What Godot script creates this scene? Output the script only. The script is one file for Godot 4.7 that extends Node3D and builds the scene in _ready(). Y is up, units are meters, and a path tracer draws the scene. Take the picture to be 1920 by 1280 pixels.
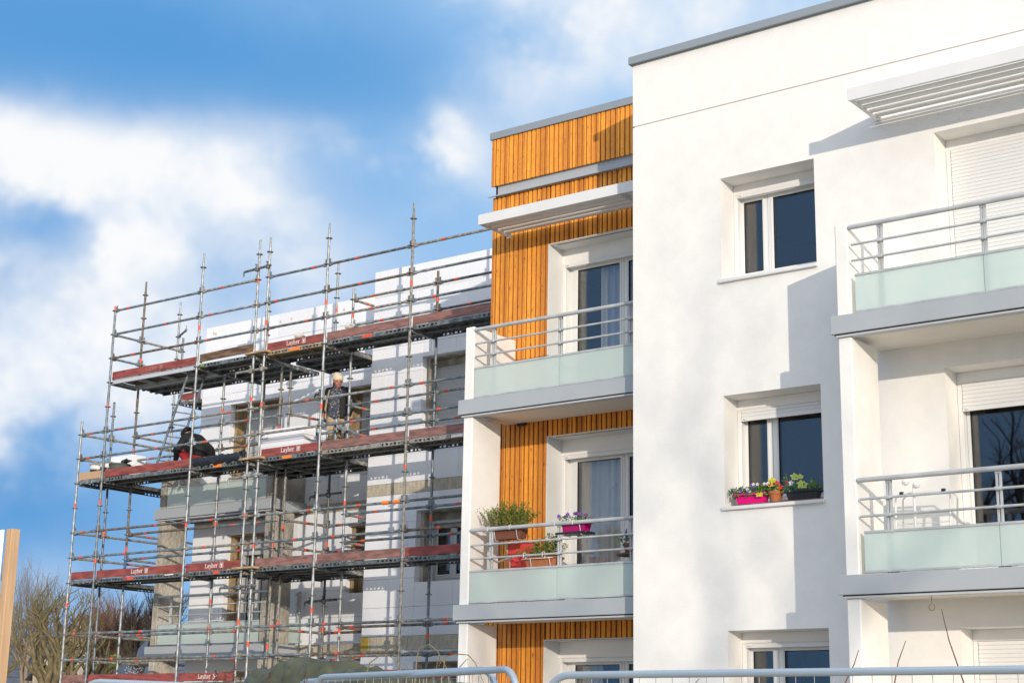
extends Node3D
# A rendered and timber-clad apartment house beside its twin, which stands behind a
# scaffold while insulation boards go up. x runs along the facades, y up, z towards the camera.

const CAM := Vector3(10.375, 1.6, 16.224)
const FRONT_Z := -4.04      # front row of scaffold standards
const INNER_Z := -4.76      # second row
const BACK_Z := -5.80       # third row, inside the recess
const BOARD_Z := -5.25      # face of the insulation, projecting part
const RECESS_Z := -6.33     # face of the insulation, recessed part
const TIMBER_Z := -1.29     # timber wall plane
const EXPOSURE := 1.08

var rng := RandomNumberGenerator.new()
var M := {}
var mesh_cache := {}
var fine := FastNoiseLite.new()


# ---------------------------------------------------------------- mesh builder
class MB:
	var v := PackedVector3Array()
	var n := PackedVector3Array()
	var c := PackedColorArray()
	var col := Color.WHITE
	var xf := Transform3D.IDENTITY

	func tri(a: Vector3, b: Vector3, d: Vector3, na: Vector3, nb: Vector3, nd: Vector3) -> void:
		v.append(xf * a); v.append(xf * d); v.append(xf * b)
		n.append((xf.basis * na).normalized()); n.append((xf.basis * nd).normalized()); n.append((xf.basis * nb).normalized())
		c.append(col); c.append(col); c.append(col)

	func face(a: Vector3, b: Vector3, d: Vector3) -> void:
		var m := (b - a).cross(d - a).normalized()
		tri(a, b, d, m, m, m)

	func quad(a: Vector3, b: Vector3, d: Vector3, e: Vector3) -> void:
		var m := (d - a).cross(e - b).normalized()
		tri(a, b, d, m, m, m)
		tri(a, d, e, m, m, m)

	func quadn(p: Array, m: Array) -> void:
		tri(p[0], p[1], p[2], m[0], m[1], m[2])
		tri(p[0], p[2], p[3], m[0], m[2], m[3])

	func box(lo: Vector3, hi: Vector3, b := 0.0) -> MB:
		var ce := (lo + hi) / 2.0
		return obox(Transform3D(Basis.IDENTITY, ce), hi - lo, b)

	func obox(t: Transform3D, size: Vector3, b := 0.0) -> MB:
		var keep := xf
		xf = xf * t
		var h := size / 2.0
		b = minf(b, minf(h.x, minf(h.y, h.z)) * 0.9)
		var ax := [Vector3.RIGHT, Vector3.UP, Vector3.BACK]
		for k in 3:
			var u: Vector3 = ax[(k + 1) % 3]
			var w: Vector3 = ax[(k + 2) % 3]
			var a: Vector3 = ax[k]
			for s in [-1.0, 1.0]:
				var o: Vector3 = a * h[k] * s
				var du: Vector3 = u * (h[(k + 1) % 3] - b) * s
				var dw: Vector3 = w * (h[(k + 2) % 3] - b)
				quad(o - du - dw, o + du - dw, o + du + dw, o - du + dw)
		if b > 0.0:
			for k in 3:
				var a: Vector3 = ax[k]
				var i1 := (k + 1) % 3
				var i2 := (k + 2) % 3
				for s1 in [-1.0, 1.0]:
					for s2 in [-1.0, 1.0]:
						var la: Vector3 = a * (h[k] - b)
						var p: Vector3 = ax[i1] * h[i1] * s1 + ax[i2] * (h[i2] - b) * s2
						var q: Vector3 = ax[i1] * (h[i1] - b) * s1 + ax[i2] * h[i2] * s2
						if s1 * s2 > 0.0:
							quad(p - la, q - la, q + la, p + la)
						else:
							quad(p - la, p + la, q + la, q - la)
			for sx in [-1.0, 1.0]:
				for sy in [-1.0, 1.0]:
					for sz in [-1.0, 1.0]:
						var p1 := Vector3(h.x * sx, (h.y - b) * sy, (h.z - b) * sz)
						var p2 := Vector3((h.x - b) * sx, h.y * sy, (h.z - b) * sz)
						var p3 := Vector3((h.x - b) * sx, (h.y - b) * sy, h.z * sz)
						if sx * sy * sz > 0.0:
							face(p1, p2, p3)
						else:
							face(p1, p3, p2)
		xf = keep
		return self

	func tube(p: Vector3, q: Vector3, r0: float, r1 := -1.0, k := 10, caps := true) -> MB:
		if r1 < 0.0:
			r1 = r0
		var d := (q - p).normalized()
		var u := d.cross(Vector3.UP if absf(d.y) < 0.9 else Vector3.RIGHT).normalized()
		var w := d.cross(u).normalized()
		for i in k:
			var a := TAU * i / k
			var b := TAU * (i + 1) / k
			var na := u * cos(a) + w * sin(a)
			var nb := u * cos(b) + w * sin(b)
			quadn([p + na * r0, p + nb * r0, q + nb * r1, q + na * r1], [na, nb, nb, na])
			if caps:
				tri(p, p + nb * r0, p + na * r0, -d, -d, -d)
				tri(q, q + na * r1, q + nb * r1, d, d, d)
		return self

	func sweep(pts: Array, r, k := 8) -> MB:
		# a tube along points; r is one radius or one per point
		var rings := []
		var norms := []
		var u := Vector3.ZERO
		for i in pts.size():
			var a: Vector3 = pts[maxi(i - 1, 0)]
			var b: Vector3 = pts[mini(i + 1, pts.size() - 1)]
			var d := (b - a).normalized()
			if u == Vector3.ZERO:
				u = d.cross(Vector3.UP if absf(d.y) < 0.9 else Vector3.RIGHT).normalized()
			u = (u - d * u.dot(d)).normalized()
			var w := d.cross(u)
			var ring := []
			var nn := []
			var rad: float = r[i] if r is Array else r
			for j in k:
				var m := u * cos(TAU * j / k) + w * sin(TAU * j / k)
				ring.append(pts[i] + m * rad)
				nn.append(m)
			rings.append(ring)
			norms.append(nn)
		for i in pts.size() - 1:
			for j in k:
				var j2 := (j + 1) % k
				quadn([rings[i][j], rings[i][j2], rings[i + 1][j2], rings[i + 1][j]], [norms[i][j], norms[i][j2], norms[i + 1][j2], norms[i + 1][j]])
		for e in [0, pts.size() - 1]:
			var dd: Vector3 = (pts[0] - pts[1]).normalized() if e == 0 else (pts[e] - pts[e - 1]).normalized()
			for j in k:
				var j2 := (j + 1) % k
				if e == 0:
					tri(pts[0], rings[0][j2], rings[0][j], dd, dd, dd)
				else:
					tri(pts[e], rings[e][j], rings[e][j2], dd, dd, dd)
		return self

	func lathe(prof: Array, at: Vector3, k := 20) -> MB:
		for i in prof.size() - 1:
			var p: Vector2 = prof[i]
			var q: Vector2 = prof[i + 1]
			var e := (q - p).normalized()
			var m := Vector2(e.y, -e.x)
			for j in k:
				var a := TAU * j / k
				var b := TAU * (j + 1) / k
				var ca := Vector3(cos(a), 0, -sin(a))
				var cb := Vector3(cos(b), 0, -sin(b))
				var na := ca * m.x + Vector3.UP * m.y
				var nb := cb * m.x + Vector3.UP * m.y
				quadn([at + ca * p.x + Vector3.UP * p.y, at + cb * p.x + Vector3.UP * p.y, at + cb * q.x + Vector3.UP * q.y, at + ca * q.x + Vector3.UP * q.y], [na, nb, nb, na])
		return self

	func wall(x0: float, x1: float, y0: float, y1: float, zf: float, zb: float, holes: Array) -> MB:
		# a wall facing +z with rectangular openings [x0, x1, y0, y1]
		var xs := [x0, x1]
		var ys := [y0, y1]
		for h in holes:
			for t in [h[0], h[1]]:
				if t > x0 and t < x1 and not xs.has(t):
					xs.append(t)
			for t in [h[2], h[3]]:
				if t > y0 and t < y1 and not ys.has(t):
					ys.append(t)
		xs.sort()
		ys.sort()
		var solid := {}
		for i in xs.size() - 1:
			for j in ys.size() - 1:
				var mx: float = (xs[i] + xs[i + 1]) / 2.0
				var my: float = (ys[j] + ys[j + 1]) / 2.0
				var open := false
				for h in holes:
					if mx > h[0] and mx < h[1] and my > h[2] and my < h[3]:
						open = true
				solid[Vector2i(i, j)] = not open
		for i in xs.size() - 1:
			for j in ys.size() - 1:
				if not solid[Vector2i(i, j)]:
					continue
				var a: float = xs[i]
				var b: float = xs[i + 1]
				var p: float = ys[j]
				var q: float = ys[j + 1]
				quad(Vector3(a, p, zf), Vector3(b, p, zf), Vector3(b, q, zf), Vector3(a, q, zf))
				quad(Vector3(b, p, zb), Vector3(a, p, zb), Vector3(a, q, zb), Vector3(b, q, zb))
				if not solid.get(Vector2i(i - 1, j), false):
					quad(Vector3(a, p, zb), Vector3(a, p, zf), Vector3(a, q, zf), Vector3(a, q, zb))
				if not solid.get(Vector2i(i + 1, j), false):
					quad(Vector3(b, p, zf), Vector3(b, p, zb), Vector3(b, q, zb), Vector3(b, q, zf))
				if not solid.get(Vector2i(i, j - 1), false):
					quad(Vector3(a, p, zb), Vector3(b, p, zb), Vector3(b, p, zf), Vector3(a, p, zf))
				if not solid.get(Vector2i(i, j + 1), false):
					quad(Vector3(a, q, zf), Vector3(b, q, zf), Vector3(b, q, zb), Vector3(a, q, zb))
		return self

	func mesh() -> ArrayMesh:
		var a := []
		a.resize(Mesh.ARRAY_MAX)
		a[Mesh.ARRAY_VERTEX] = v
		a[Mesh.ARRAY_NORMAL] = n
		a[Mesh.ARRAY_COLOR] = c
		var m := ArrayMesh.new()
		m.add_surface_from_arrays(Mesh.PRIMITIVE_TRIANGLES, a)
		return m


# ---------------------------------------------------------------- nodes
func thing(called: String, base: Vector3, label: String, category: String, group := "") -> Node3D:
	var o := Node3D.new()
	o.name = called
	add_child(o, true)
	o.position = base
	o.set_meta("label", label)
	o.set_meta("category", category)
	o.set_meta("kind", "thing")
	if group != "":
		o.set_meta("group", group)
	return o


func origin_of(o: Node) -> Vector3:
	var p := Vector3.ZERO
	while o is Node3D and o != self:
		p += (o as Node3D).position
		o = o.get_parent()
	return p


func put(parent: Node, called: String, what, mat: Material, at := Vector3.ZERO) -> MeshInstance3D:
	# a part: its mesh is given in world axes and stands with its own origin at the world point `at`
	var o := MeshInstance3D.new()
	o.name = called
	o.mesh = what.mesh() if what is MB else what
	o.material_override = mat
	parent.add_child(o, true)
	o.position = at - origin_of(parent)
	return o


func single(called: String, what, mat: Material, at: Vector3, label: String, category: String, group := "") -> MeshInstance3D:
	var o := put(self, called, what, mat, at)
	o.set_meta("label", label)
	o.set_meta("category", category)
	if group != "":
		o.set_meta("group", group)
	return o


func bx(parent: Node, called: String, lo: Vector3, hi: Vector3, mat: Material, bevel := 0.0) -> MeshInstance3D:
	# a box part; boxes of one size share a mesh
	var s := hi - lo
	var key := "%.4f %.4f %.4f %.4f" % [s.x, s.y, s.z, bevel]
	if not mesh_cache.has(key):
		mesh_cache[key] = MB.new().box(-s / 2.0, s / 2.0, bevel).mesh()
	return put(parent, called, mesh_cache[key], mat, (lo + hi) / 2.0)


func v3(x: float, y: float, z: float) -> Vector3:
	return Vector3(x, y, z)


# ---------------------------------------------------------------- materials
func lin(r: float, g: float, b: float) -> Color:
	return Color(r, g, b).linear_to_srgb()


func tex(im: Image) -> ImageTexture:
	return ImageTexture.create_from_image(im)


func noise_image(size: int, freq: float, octaves: int, lo: float, hi: float, seed_no: int, warp := 0.0) -> Image:
	var f := FastNoiseLite.new()
	f.seed = seed_no
	f.noise_type = FastNoiseLite.TYPE_SIMPLEX_SMOOTH
	f.frequency = freq
	f.fractal_octaves = octaves
	if warp > 0.0:
		f.domain_warp_enabled = true
		f.domain_warp_amplitude = warp
	var im := f.get_seamless_image(size, size)
	im.convert(Image.FORMAT_RGB8)
	var data := im.get_data()
	for i in data.size():
		data[i] = clampi(int(255.0 * lerpf(lo, hi, data[i] / 255.0)), 0, 255)
	return Image.create_from_data(size, size, false, Image.FORMAT_RGB8, data)


func mat(key: String, color: Color, rough := 0.8, metal := 0.0, albedo: Texture2D = null, scale := Vector3.ONE, bump: Texture2D = null, bump_scale := 0.5) -> StandardMaterial3D:
	var m := StandardMaterial3D.new()
	m.resource_name = key
	m.albedo_color = color
	m.roughness = rough
	m.metallic = metal
	if albedo or bump:
		m.uv1_triplanar = true
		m.uv1_world_triplanar = true
		m.uv1_scale = scale
		m.uv1_triplanar_sharpness = 8.0
	if albedo:
		m.albedo_texture = albedo
	if bump:
		m.normal_enabled = true
		m.normal_texture = bump
		m.normal_scale = bump_scale
	M[key] = m
	return m


func wood_image() -> Image:
	# 20 battens of 0.08 m side by side, 3.2 m tall: tone, streaks and knots
	var w := 480
	var h := 960
	var im := Image.create(w, h, false, Image.FORMAT_RGB8)
	var r := RandomNumberGenerator.new()
	r.seed = 11
	var tones := []
	var knots := []
	for b in 20:
		tones.append(r.randf_range(0.66, 1.12))
		var ks := []
		for k in r.randi_range(5, 9):
			ks.append([r.randf_range(4, 20), r.randf_range(0, h), r.randf_range(1.2, 3.2), r.randf_range(0.35, 0.75)])
		knots.append(ks)
	var f := FastNoiseLite.new()
	f.seed = 5
	f.frequency = 0.02
	f.fractal_octaves = 3
	for y in h:
		for x in w:
			var b := x / 24
			var u := float(x % 24)
			var g := f.get_noise_2d(x * 9.0, y * 0.35) * 0.16 + f.get_noise_2d(x * 2.0 + 500, y * 1.1) * 0.10
			var t: float = tones[b] * (1.0 + g)
			var col := Vector3(0.83, 0.318, 0.034) * t
			col.y *= 1.0 + g * 0.5 + (t - 0.95) * 0.30
			for k in knots[b]:
				var dy: float = (y - k[1]) * 0.55
				if absf(dy) < 9.0:
					var d: float = Vector2(u - k[0], dy).length() / k[2]
					if d < 2.2:
						var s: float = k[3] * (1.0 if d < 0.8 else (2.2 - d) / 1.4 * 0.75)
						col = col.lerp(Vector3(0.16, 0.045, 0.012), s)
			im.set_pixel(x, y, Color(col.x, col.y, col.z).linear_to_srgb())
	return im


func splatter_image(base: Color, spots: Array, count: int, seed_no: int, rmax: float) -> Image:
	var s := 256
	var im := Image.create(s, s, false, Image.FORMAT_RGB8)
	im.fill(base)
	var r := RandomNumberGenerator.new()
	r.seed = seed_no
	for i in count:
		var cx := r.randi_range(0, s - 1)
		var cy := r.randi_range(0, s - 1)
		var rad := r.randf_range(0.8, rmax)
		var asp := r.randf_range(0.5, 1.6)
		var cc: Color = spots[r.randi() % spots.size()]
		for dy in range(-int(rad * 2), int(rad * 2) + 1):
			for dx in range(-int(rad * 2), int(rad * 2) + 1):
				if Vector2(dx * asp, dy / asp).length() <= rad * r.randf_range(0.75, 1.1):
					im.set_pixel(posmod(cx + dx, s), posmod(cy + dy, s), cc)
	return im


func make_materials() -> void:
	var grime := tex(noise_image(256, 0.012, 5, 0.86, 1.0, 3))
	var soft := tex(noise_image(256, 0.008, 4, 0.975, 1.0, 21))
	var blotch := tex(noise_image(256, 0.016, 5, 0.66, 1.0, 8, 20.0))
	var speck := noise_image(256, 0.12, 3, 0.0, 1.0, 4)
	speck.bump_map_to_normal_map(3.0)
	var rough_n := tex(speck)
	var wave := noise_image(256, 0.02, 3, 0.0, 1.0, 9)
	wave.bump_map_to_normal_map(8.0)
	var wave_n := tex(wave)
	var w := mat("white_render", lin(0.84, 0.82, 0.785), 0.92, 0.0, soft, v3(0.35, 0.35, 0.35), rough_n, 0.16)
	w.uv1_scale = v3(1.6, 1.6, 1.6)
	mat("soffit_paint", lin(0.82, 0.77, 0.69), 0.9, 0.0, soft, v3(0.6, 0.6, 0.6))
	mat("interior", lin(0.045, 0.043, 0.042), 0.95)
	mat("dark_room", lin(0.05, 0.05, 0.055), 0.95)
	mat("grey_metal", lin(0.40, 0.425, 0.445), 0.42, 0.0, soft, v3(0.4, 0.4, 0.4))
	mat("coping_metal", lin(0.27, 0.305, 0.34), 0.42, 0.0, soft, v3(0.4, 0.4, 0.4))
	mat("light_grey_metal", lin(0.50, 0.52, 0.54), 0.4, 0.0, soft, v3(0.7, 0.7, 0.7))
	mat("rail_paint", lin(0.50, 0.52, 0.53), 0.4, 0.0, grime, v3(1.1, 1.1, 1.1))
	mat("white_metal", lin(0.74, 0.74, 0.73), 0.45, 0.0, soft, v3(0.7, 0.7, 0.7))
	mat("white_plastic", lin(0.76, 0.755, 0.74), 0.35)
	mat("slot_shade", lin(0.60, 0.59, 0.57), 0.8)
	mat("seal", lin(0.012, 0.012, 0.014), 0.6)
	mat("dark_gap", lin(0.02, 0.02, 0.02), 0.9)
	var wt := tex(wood_image())
	mat("timber", lin(1, 1, 1), 0.62, 0.0, wt, v3(1.0 / 1.6, 1.0 / 3.2, 1.0 / 1.6))
	mat("timber_back", lin(0.02, 0.009, 0.004), 0.9)
	var g := mat("pane", Color(0.05, 0.06, 0.07, 0.01), 0.015)
	g.transparency = BaseMaterial3D.TRANSPARENCY_ALPHA
	var fr := mat("frosted", lin(0.68, 0.765, 0.735), 0.30)
	fr.albedo_color.a = 0.78
	fr.transparency = BaseMaterial3D.TRANSPARENCY_ALPHA
	fr.backlight_enabled = true
	fr.backlight = lin(0.62, 0.72, 0.69)
	var cu := mat("curtain", lin(0.86, 0.87, 0.84), 0.9)
	cu.transparency = BaseMaterial3D.TRANSPARENCY_ALPHA
	cu.albedo_color.a = 0.86
	cu.backlight_enabled = true
	cu.backlight = lin(0.5, 0.5, 0.5)
	mat("cloth_blue", lin(0.34, 0.40, 0.50), 0.9)
	# the insulated house
	var eps := splatter_image(Color(0.97, 0.975, 0.985), [Color(0.90, 0.91, 0.92), Color(0.93, 0.93, 0.92), Color(0.86, 0.86, 0.85)], 60, 77, 1.2)
	var et := tex(eps)
	for k in 4:
		var t := [1.0, 0.965, 0.985, 0.94][k] as float
		mat("foam_board_%d" % k, lin(0.88 * t, 0.885 * t, 0.90 * t), 0.95, 0.0, et, v3(0.55, 0.55, 0.55), rough_n, 0.12)
	mat("foam_edge", lin(0.78, 0.78, 0.78), 0.95)
	mat("stain", lin(0.62, 0.54, 0.44), 0.95)
	mat("mineral_wool", lin(0.62, 0.555, 0.44), 1.0, 0.0, tex(noise_image(256, 0.03, 4, 0.82, 1.0, 31)), v3(1.4, 0.5, 1.4), rough_n, 0.8)
	mat("yellow_foam", lin(0.42, 0.30, 0.05), 0.95, 0.0, grime, v3(1, 1, 1))
	mat("concrete", lin(0.58, 0.535, 0.46), 0.95, 0.0, blotch, v3(0.35, 0.25, 0.35), rough_n, 0.6)
	mat("beige_reveal", lin(0.48, 0.34, 0.19), 0.9, 0.0, blotch, v3(0.6, 0.6, 0.6))
	mat("old_beige", lin(0.52, 0.46, 0.37), 0.9, 0.0, blotch, v3(0.6, 0.6, 0.6))
	mat("shutter_grey", lin(0.52, 0.52, 0.51), 0.6)
	mat("red_soffit", lin(0.20, 0.075, 0.055), 0.85, 0.0, blotch, v3(0.5, 0.5, 0.5))
	# scaffold
	var gal := noise_image(256, 0.03, 5, 0.55, 1.0, 12, 12.0)
	var gt := tex(gal)
	mat("galvanised", lin(0.55, 0.57, 0.57), 0.42, 0.35, gt, v3(0.7, 0.7, 0.7))
	mat("galvanised_dark", lin(0.28, 0.29, 0.29), 0.5, 0.35, gt, v3(0.9, 0.9, 0.9))
	mat("galvanised_blue", lin(0.33, 0.38, 0.41), 0.5, 0.3, gt, v3(0.8, 0.8, 0.8))
	mat("rusty_tube", lin(0.30, 0.24, 0.19), 0.7, 0.25, gt, v3(1.0, 1.0, 1.0))
	mat("cement_tube", lin(0.46, 0.44, 0.39), 0.75, 0.15, gt, v3(1.3, 1.3, 1.3))
	mat("blue_tube", lin(0.03, 0.11, 0.26), 0.5)
	mat("deck_steel", lin(0.30, 0.32, 0.31), 0.5, 0.45, gt, v3(0.8, 0.8, 0.8))
	mat("deck_rust", lin(0.44, 0.34, 0.21), 0.7, 0.1, gt, v3(0.8, 0.8, 0.8))
	mat("plywood", lin(0.10, 0.075, 0.055), 0.8, 0.0, blotch, v3(0.8, 0.8, 0.8))
	mat("band_red", lin(0.72, 0.085, 0.03), 0.5)
	mat("band_orange", lin(0.85, 0.22, 0.02), 0.6)
	var planks := noise_image(256, 0.02, 5, 0.55, 1.15, 41)
	var pt := tex(planks)
	var wear := tex(noise_image(256, 0.022, 5, 0.70, 1.15, 43, 10.0))
	mat("toe_red", lin(0.31, 0.070, 0.058), 0.78, 0.0, wear, v3(0.37, 1.7, 1.7))
	mat("toe_faded", lin(0.29, 0.145, 0.125), 0.85, 0.0, wear, v3(0.43, 1.9, 1.9))
	mat("toe_brown", lin(0.21, 0.125, 0.075), 0.85, 0.0, pt, v3(0.4, 2.4, 2.4))
	mat("raw_wood", lin(0.58, 0.37, 0.21), 0.85, 0.0, grime, v3(5.0, 0.5, 5.0))
	mat("pale_wood", lin(0.58, 0.40, 0.22), 0.85, 0.0, pt, v3(0.5, 2.0, 0.5))
	mat("lettering", lin(0.78, 0.74, 0.70), 0.8)
	mat("lettering_worn", lin(0.40, 0.22, 0.20), 0.85)
	mat("black_sheet", lin(0.012, 0.015, 0.02), 0.35, 0.0, null, v3(1.5, 1.5, 1.5), wave_n, 1.0)
	mat("green_sheet", lin(0.085, 0.092, 0.048), 0.45, 0.0, blotch, v3(0.5, 0.5, 0.5), wave_n, 0.8)
	mat("clear_film", lin(0.7, 0.66, 0.6), 0.4)
	# fence, plants, things
	mat("fence_tube", lin(0.42, 0.50, 0.57), 0.33, 0.5, soft, v3(2, 2, 2))
	mat("wire", lin(0.34, 0.35, 0.35), 0.5, 0.4)
	mat("bark", lin(0.24, 0.19, 0.095), 0.95, 0.0, blotch, v3(1.2, 1.2, 1.2))
	mat("bark_dark", lin(0.085, 0.065, 0.045), 0.95, 0.0, blotch, v3(1.2, 1.2, 1.2))
	mat("twig_red", lin(0.17, 0.085, 0.05), 0.9)
	mat("twig_green", lin(0.21, 0.175, 0.085), 0.9)
	mat("twig_grey", lin(0.24, 0.19, 0.14), 0.95)
	mat("slate", lin(0.10, 0.115, 0.145), 0.6, 0.0, grime, v3(0.8, 0.8, 0.8))
	mat("house_wall", lin(0.55, 0.48, 0.40), 0.9)
	mat("ground", lin(0.52, 0.46, 0.37), 1.0, 0.0, blotch, v3(0.12, 0.12, 0.12))
	mat("terracotta", lin(0.46, 0.155, 0.06), 0.85, 0.0, grime, v3(3, 3, 3))
	mat("brown_plastic", lin(0.20, 0.07, 0.04), 0.6)
	mat("pink_plastic", lin(0.78, 0.0, 0.20), 0.35)
	mat("magenta_plastic", lin(0.42, 0.003, 0.14), 0.35)
	mat("black_plastic", lin(0.018, 0.021, 0.026), 0.4)
	mat("soil", lin(0.03, 0.02, 0.014), 1.0)
	mat("red_cloth", lin(0.62, 0.055, 0.045), 0.8)
	mat("red_trousers", lin(0.30, 0.012, 0.018), 0.85)
	mat("pale_frame", lin(0.50, 0.44, 0.38), 0.6)
	for e in [["box_leaf", 0.16, 0.19, 0.025], ["dark_leaf", 0.075, 0.165, 0.045], ["bright_leaf", 0.24, 0.34, 0.04], ["lime_petal", 0.50, 0.58, 0.12], ["yellow_leaf", 0.60, 0.55, 0.03], ["violet_petal", 0.13, 0.045, 0.36], ["white_petal", 0.75, 0.72, 0.76], ["yellow_petal", 0.80, 0.42, 0.01], ["red_petal", 0.65, 0.05, 0.02], ["seed_brown", 0.085, 0.028, 0.02], ["plum_petal", 0.10, 0.015, 0.16]]:
		var lm := mat(e[0], lin(e[1], e[2], e[3]), 0.55)
		lm.backlight_enabled = true
		lm.backlight = lin(e[1] * 0.5, e[2] * 0.5, e[3] * 0.5)
	mat("bucket_white", lin(0.72, 0.72, 0.70), 0.45)
	mat("bucket_yellow", lin(0.72, 0.42, 0.02), 0.45)
	mat("tub", lin(0.10, 0.10, 0.09), 0.8)
	mat("sign_face", lin(0.36, 0.43, 0.53), 0.35)
	mat("sign_edge", lin(0.80, 0.83, 0.86), 0.4)
	mat("skin", lin(0.46, 0.20, 0.135), 0.6)
	mat("jacket", lin(0.012, 0.012, 0.014), 0.75, 0.0, tex(splatter_image(Color(0.75, 0.75, 0.75), [Color(1, 1, 1), Color(0.9, 0.9, 0.88)], 60, 5, 1.5)), v3(1.5, 1.5, 1.5))
	mat("lining", lin(0.36, 0.27, 0.19), 0.9)
	mat("shirt", lin(1, 1, 1), 0.9, 0.0, tex(splatter_image(Color(0.20, 0.25, 0.33), [Color(0.78, 0.70, 0.52), Color(0.72, 0.66, 0.54), Color(0.55, 0.5, 0.42)], 420, 6, 4.5)), v3(2.0, 2.0, 2.0))
	mat("trousers", lin(0.55, 0.47, 0.35), 0.9, 0.0, blotch, v3(2, 2, 2))
	mat("cap", lin(1, 1, 1), 0.9, 0.0, tex(splatter_image(Color(0.88, 0.84, 0.76), [Color(0.55, 0.5, 0.42), Color(0.7, 0.66, 0.58)], 40, 8, 5.0)), v3(2.5, 2.5, 2.5))
	mat("boots", lin(0.03, 0.025, 0.02), 0.8)
	mat("helmet", lin(0.01, 0.01, 0.012), 0.25)
	mat("eye", lin(0.02, 0.015, 0.012), 0.3)
	mat("lips", lin(0.35, 0.10, 0.08), 0.6)


# ---------------------------------------------------------------- sky
func sky_colour(dir: Vector3, cl: FastNoiseLite, wisp: FastNoiseLite) -> Color:
	var el := rad_to_deg(asin(clampf(dir.y, -1.0, 1.0)))
	var az := rad_to_deg(atan2(dir.x, -dir.z))
	var p := dir * 100.0
	var big := cl.get_noise_3d(p.x, p.y * 1.5, p.z)
	var det := wisp.get_noise_3d(p.x, p.y * 1.25, p.z) * 1.25
	var det2 := wisp.get_noise_3d(p.x * 2.3 + 70.0, p.y * 2.8, p.z * 2.3)
	# clear air: deep blue high up on the left, paler to the right
	var near := clampf(2.4 * exp(-pow((az + 40.0) / 27.0, 2.0) - pow((el - 14.0) / 17.0, 2.0)), 0.0, 1.0)
	var pale := clampf((az + 56.0) / 24.0, 0.0, 1.0)
	pale = lerpf(0.30, 0.22 + 0.66 * pale, near)
	var blue := Color(0.110, 0.350, 0.720).lerp(Color(0.38, 0.62, 0.92), clampf(pale + big * 0.15, 0.0, 1.0))
	for b in [[-50.5, 24.2, 8.0, 2.4, 0.9], [-44.0, 23.0, 6.0, 1.9, 0.55], [-55.0, 7.4, 4.5, 1.9, 0.85], [-58.0, 23.5, 5.0, 2.2, 0.6], [-47.5, 21.6, 3.5, 0.8, 0.35]]:
		var du: float = (az - b[0] + det * 1.5) / b[2]
		var dv: float = (el - b[1] + det * 0.8) / b[3]
		blue = blue.lerp(Color(0.095, 0.330, 0.690), b[4] * exp(-du * du - dv * dv))
	var d := 0.0
	for b in [[-53.0, 19.3, 4.6, 1.8, 0.95], [-49.0, 18.9, 2.6, 1.9, 0.8], [-51.2, 16.4, 2.2, 1.8, 0.85], [-57.5, 19.3, 3.0, 2.0, 0.75], [-55.0, 11.4, 4.2, 2.9, 0.9], [-58.5, 12.6, 3.4, 2.6, 0.75], [-50.5, 12.6, 3.8, 2.0, 0.55], [-55.5, 15.3, 3.0, 1.2, 0.35], [-39.4, 21.6, 1.3, 0.9, 1.0], [-40.2, 20.6, 2.4, 1.1, 0.45], [-36.5, 21.0, 2.2, 1.2, 0.30], [-35.2, 26.6, 4.0, 1.1, 0.6], [-29.0, 26.5, 6.0, 2.4, 0.5], [-33.8, 24.8, 4.0, 1.8, 0.34], [-36.0, 22.8, 3.2, 1.4, 0.2], [-44.0, 21.0, 3.0, 0.8, 0.26], [-43.5, 17.0, 4.0, 1.8, 0.26], [-44.5, 13.2, 6.0, 2.2, 0.34], [-53.0, 4.6, 6.0, 1.6, 0.34], [-46.5, 17.5, 3.0, 3.4, 0.34]]:
		var du: float = (az - b[0] + det * 2.2 + big * 0.8) / b[2]
		var dv: float = (el - b[1] + det * 1.0 + big * 0.4) / b[3]
		d += b[4] * exp(-du * du - dv * dv)
	d = minf(d, 1.05) * (0.84 + 0.70 * det + 0.50 * det2) + 0.06 * det
	# elsewhere: broken bright cloud, thick round the sun, a blue gap in the south-west
	var toward_sun := dir.dot(Vector3(1.10, 0.265, 1.0).normalized())
	var wide := smoothstep(-0.25, 0.45, big + det * 0.45 + 0.55 * smoothstep(0.3, 0.95, toward_sun) + 0.25 * dir.y)
	var gap := exp(-pow((fposmod(az, 360.0) - 200.0) / 34.0, 2.0) - pow((el - 14.0) / 15.0, 2.0))
	wide *= 1.0 - minf(gap * 1.3, 1.0)
	blue = blue.lerp(Color(0.230, 0.420, 0.720), minf(gap * 1.2, 1.0))
	var dens := clampf(lerpf(wide, d, near), 0.0, 1.0)
	# the thick parts are white where the light reaches them and grey-blue in the hollows
	var hollow := clampf(0.30 - det * 0.8 - det2 * 0.8, 0.0, 0.7) * smoothstep(0.3, 0.9, dens)
	var white := Color(0.96, 0.97, 0.985).lerp(Color(0.60, 0.74, 0.92), hollow) * (1.0 + 0.9 * smoothstep(0.2, 1.0, toward_sun))
	return blue.lerp(white, smoothstep(0.0, 1.0, pow(dens, 0.85))) / EXPOSURE


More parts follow.
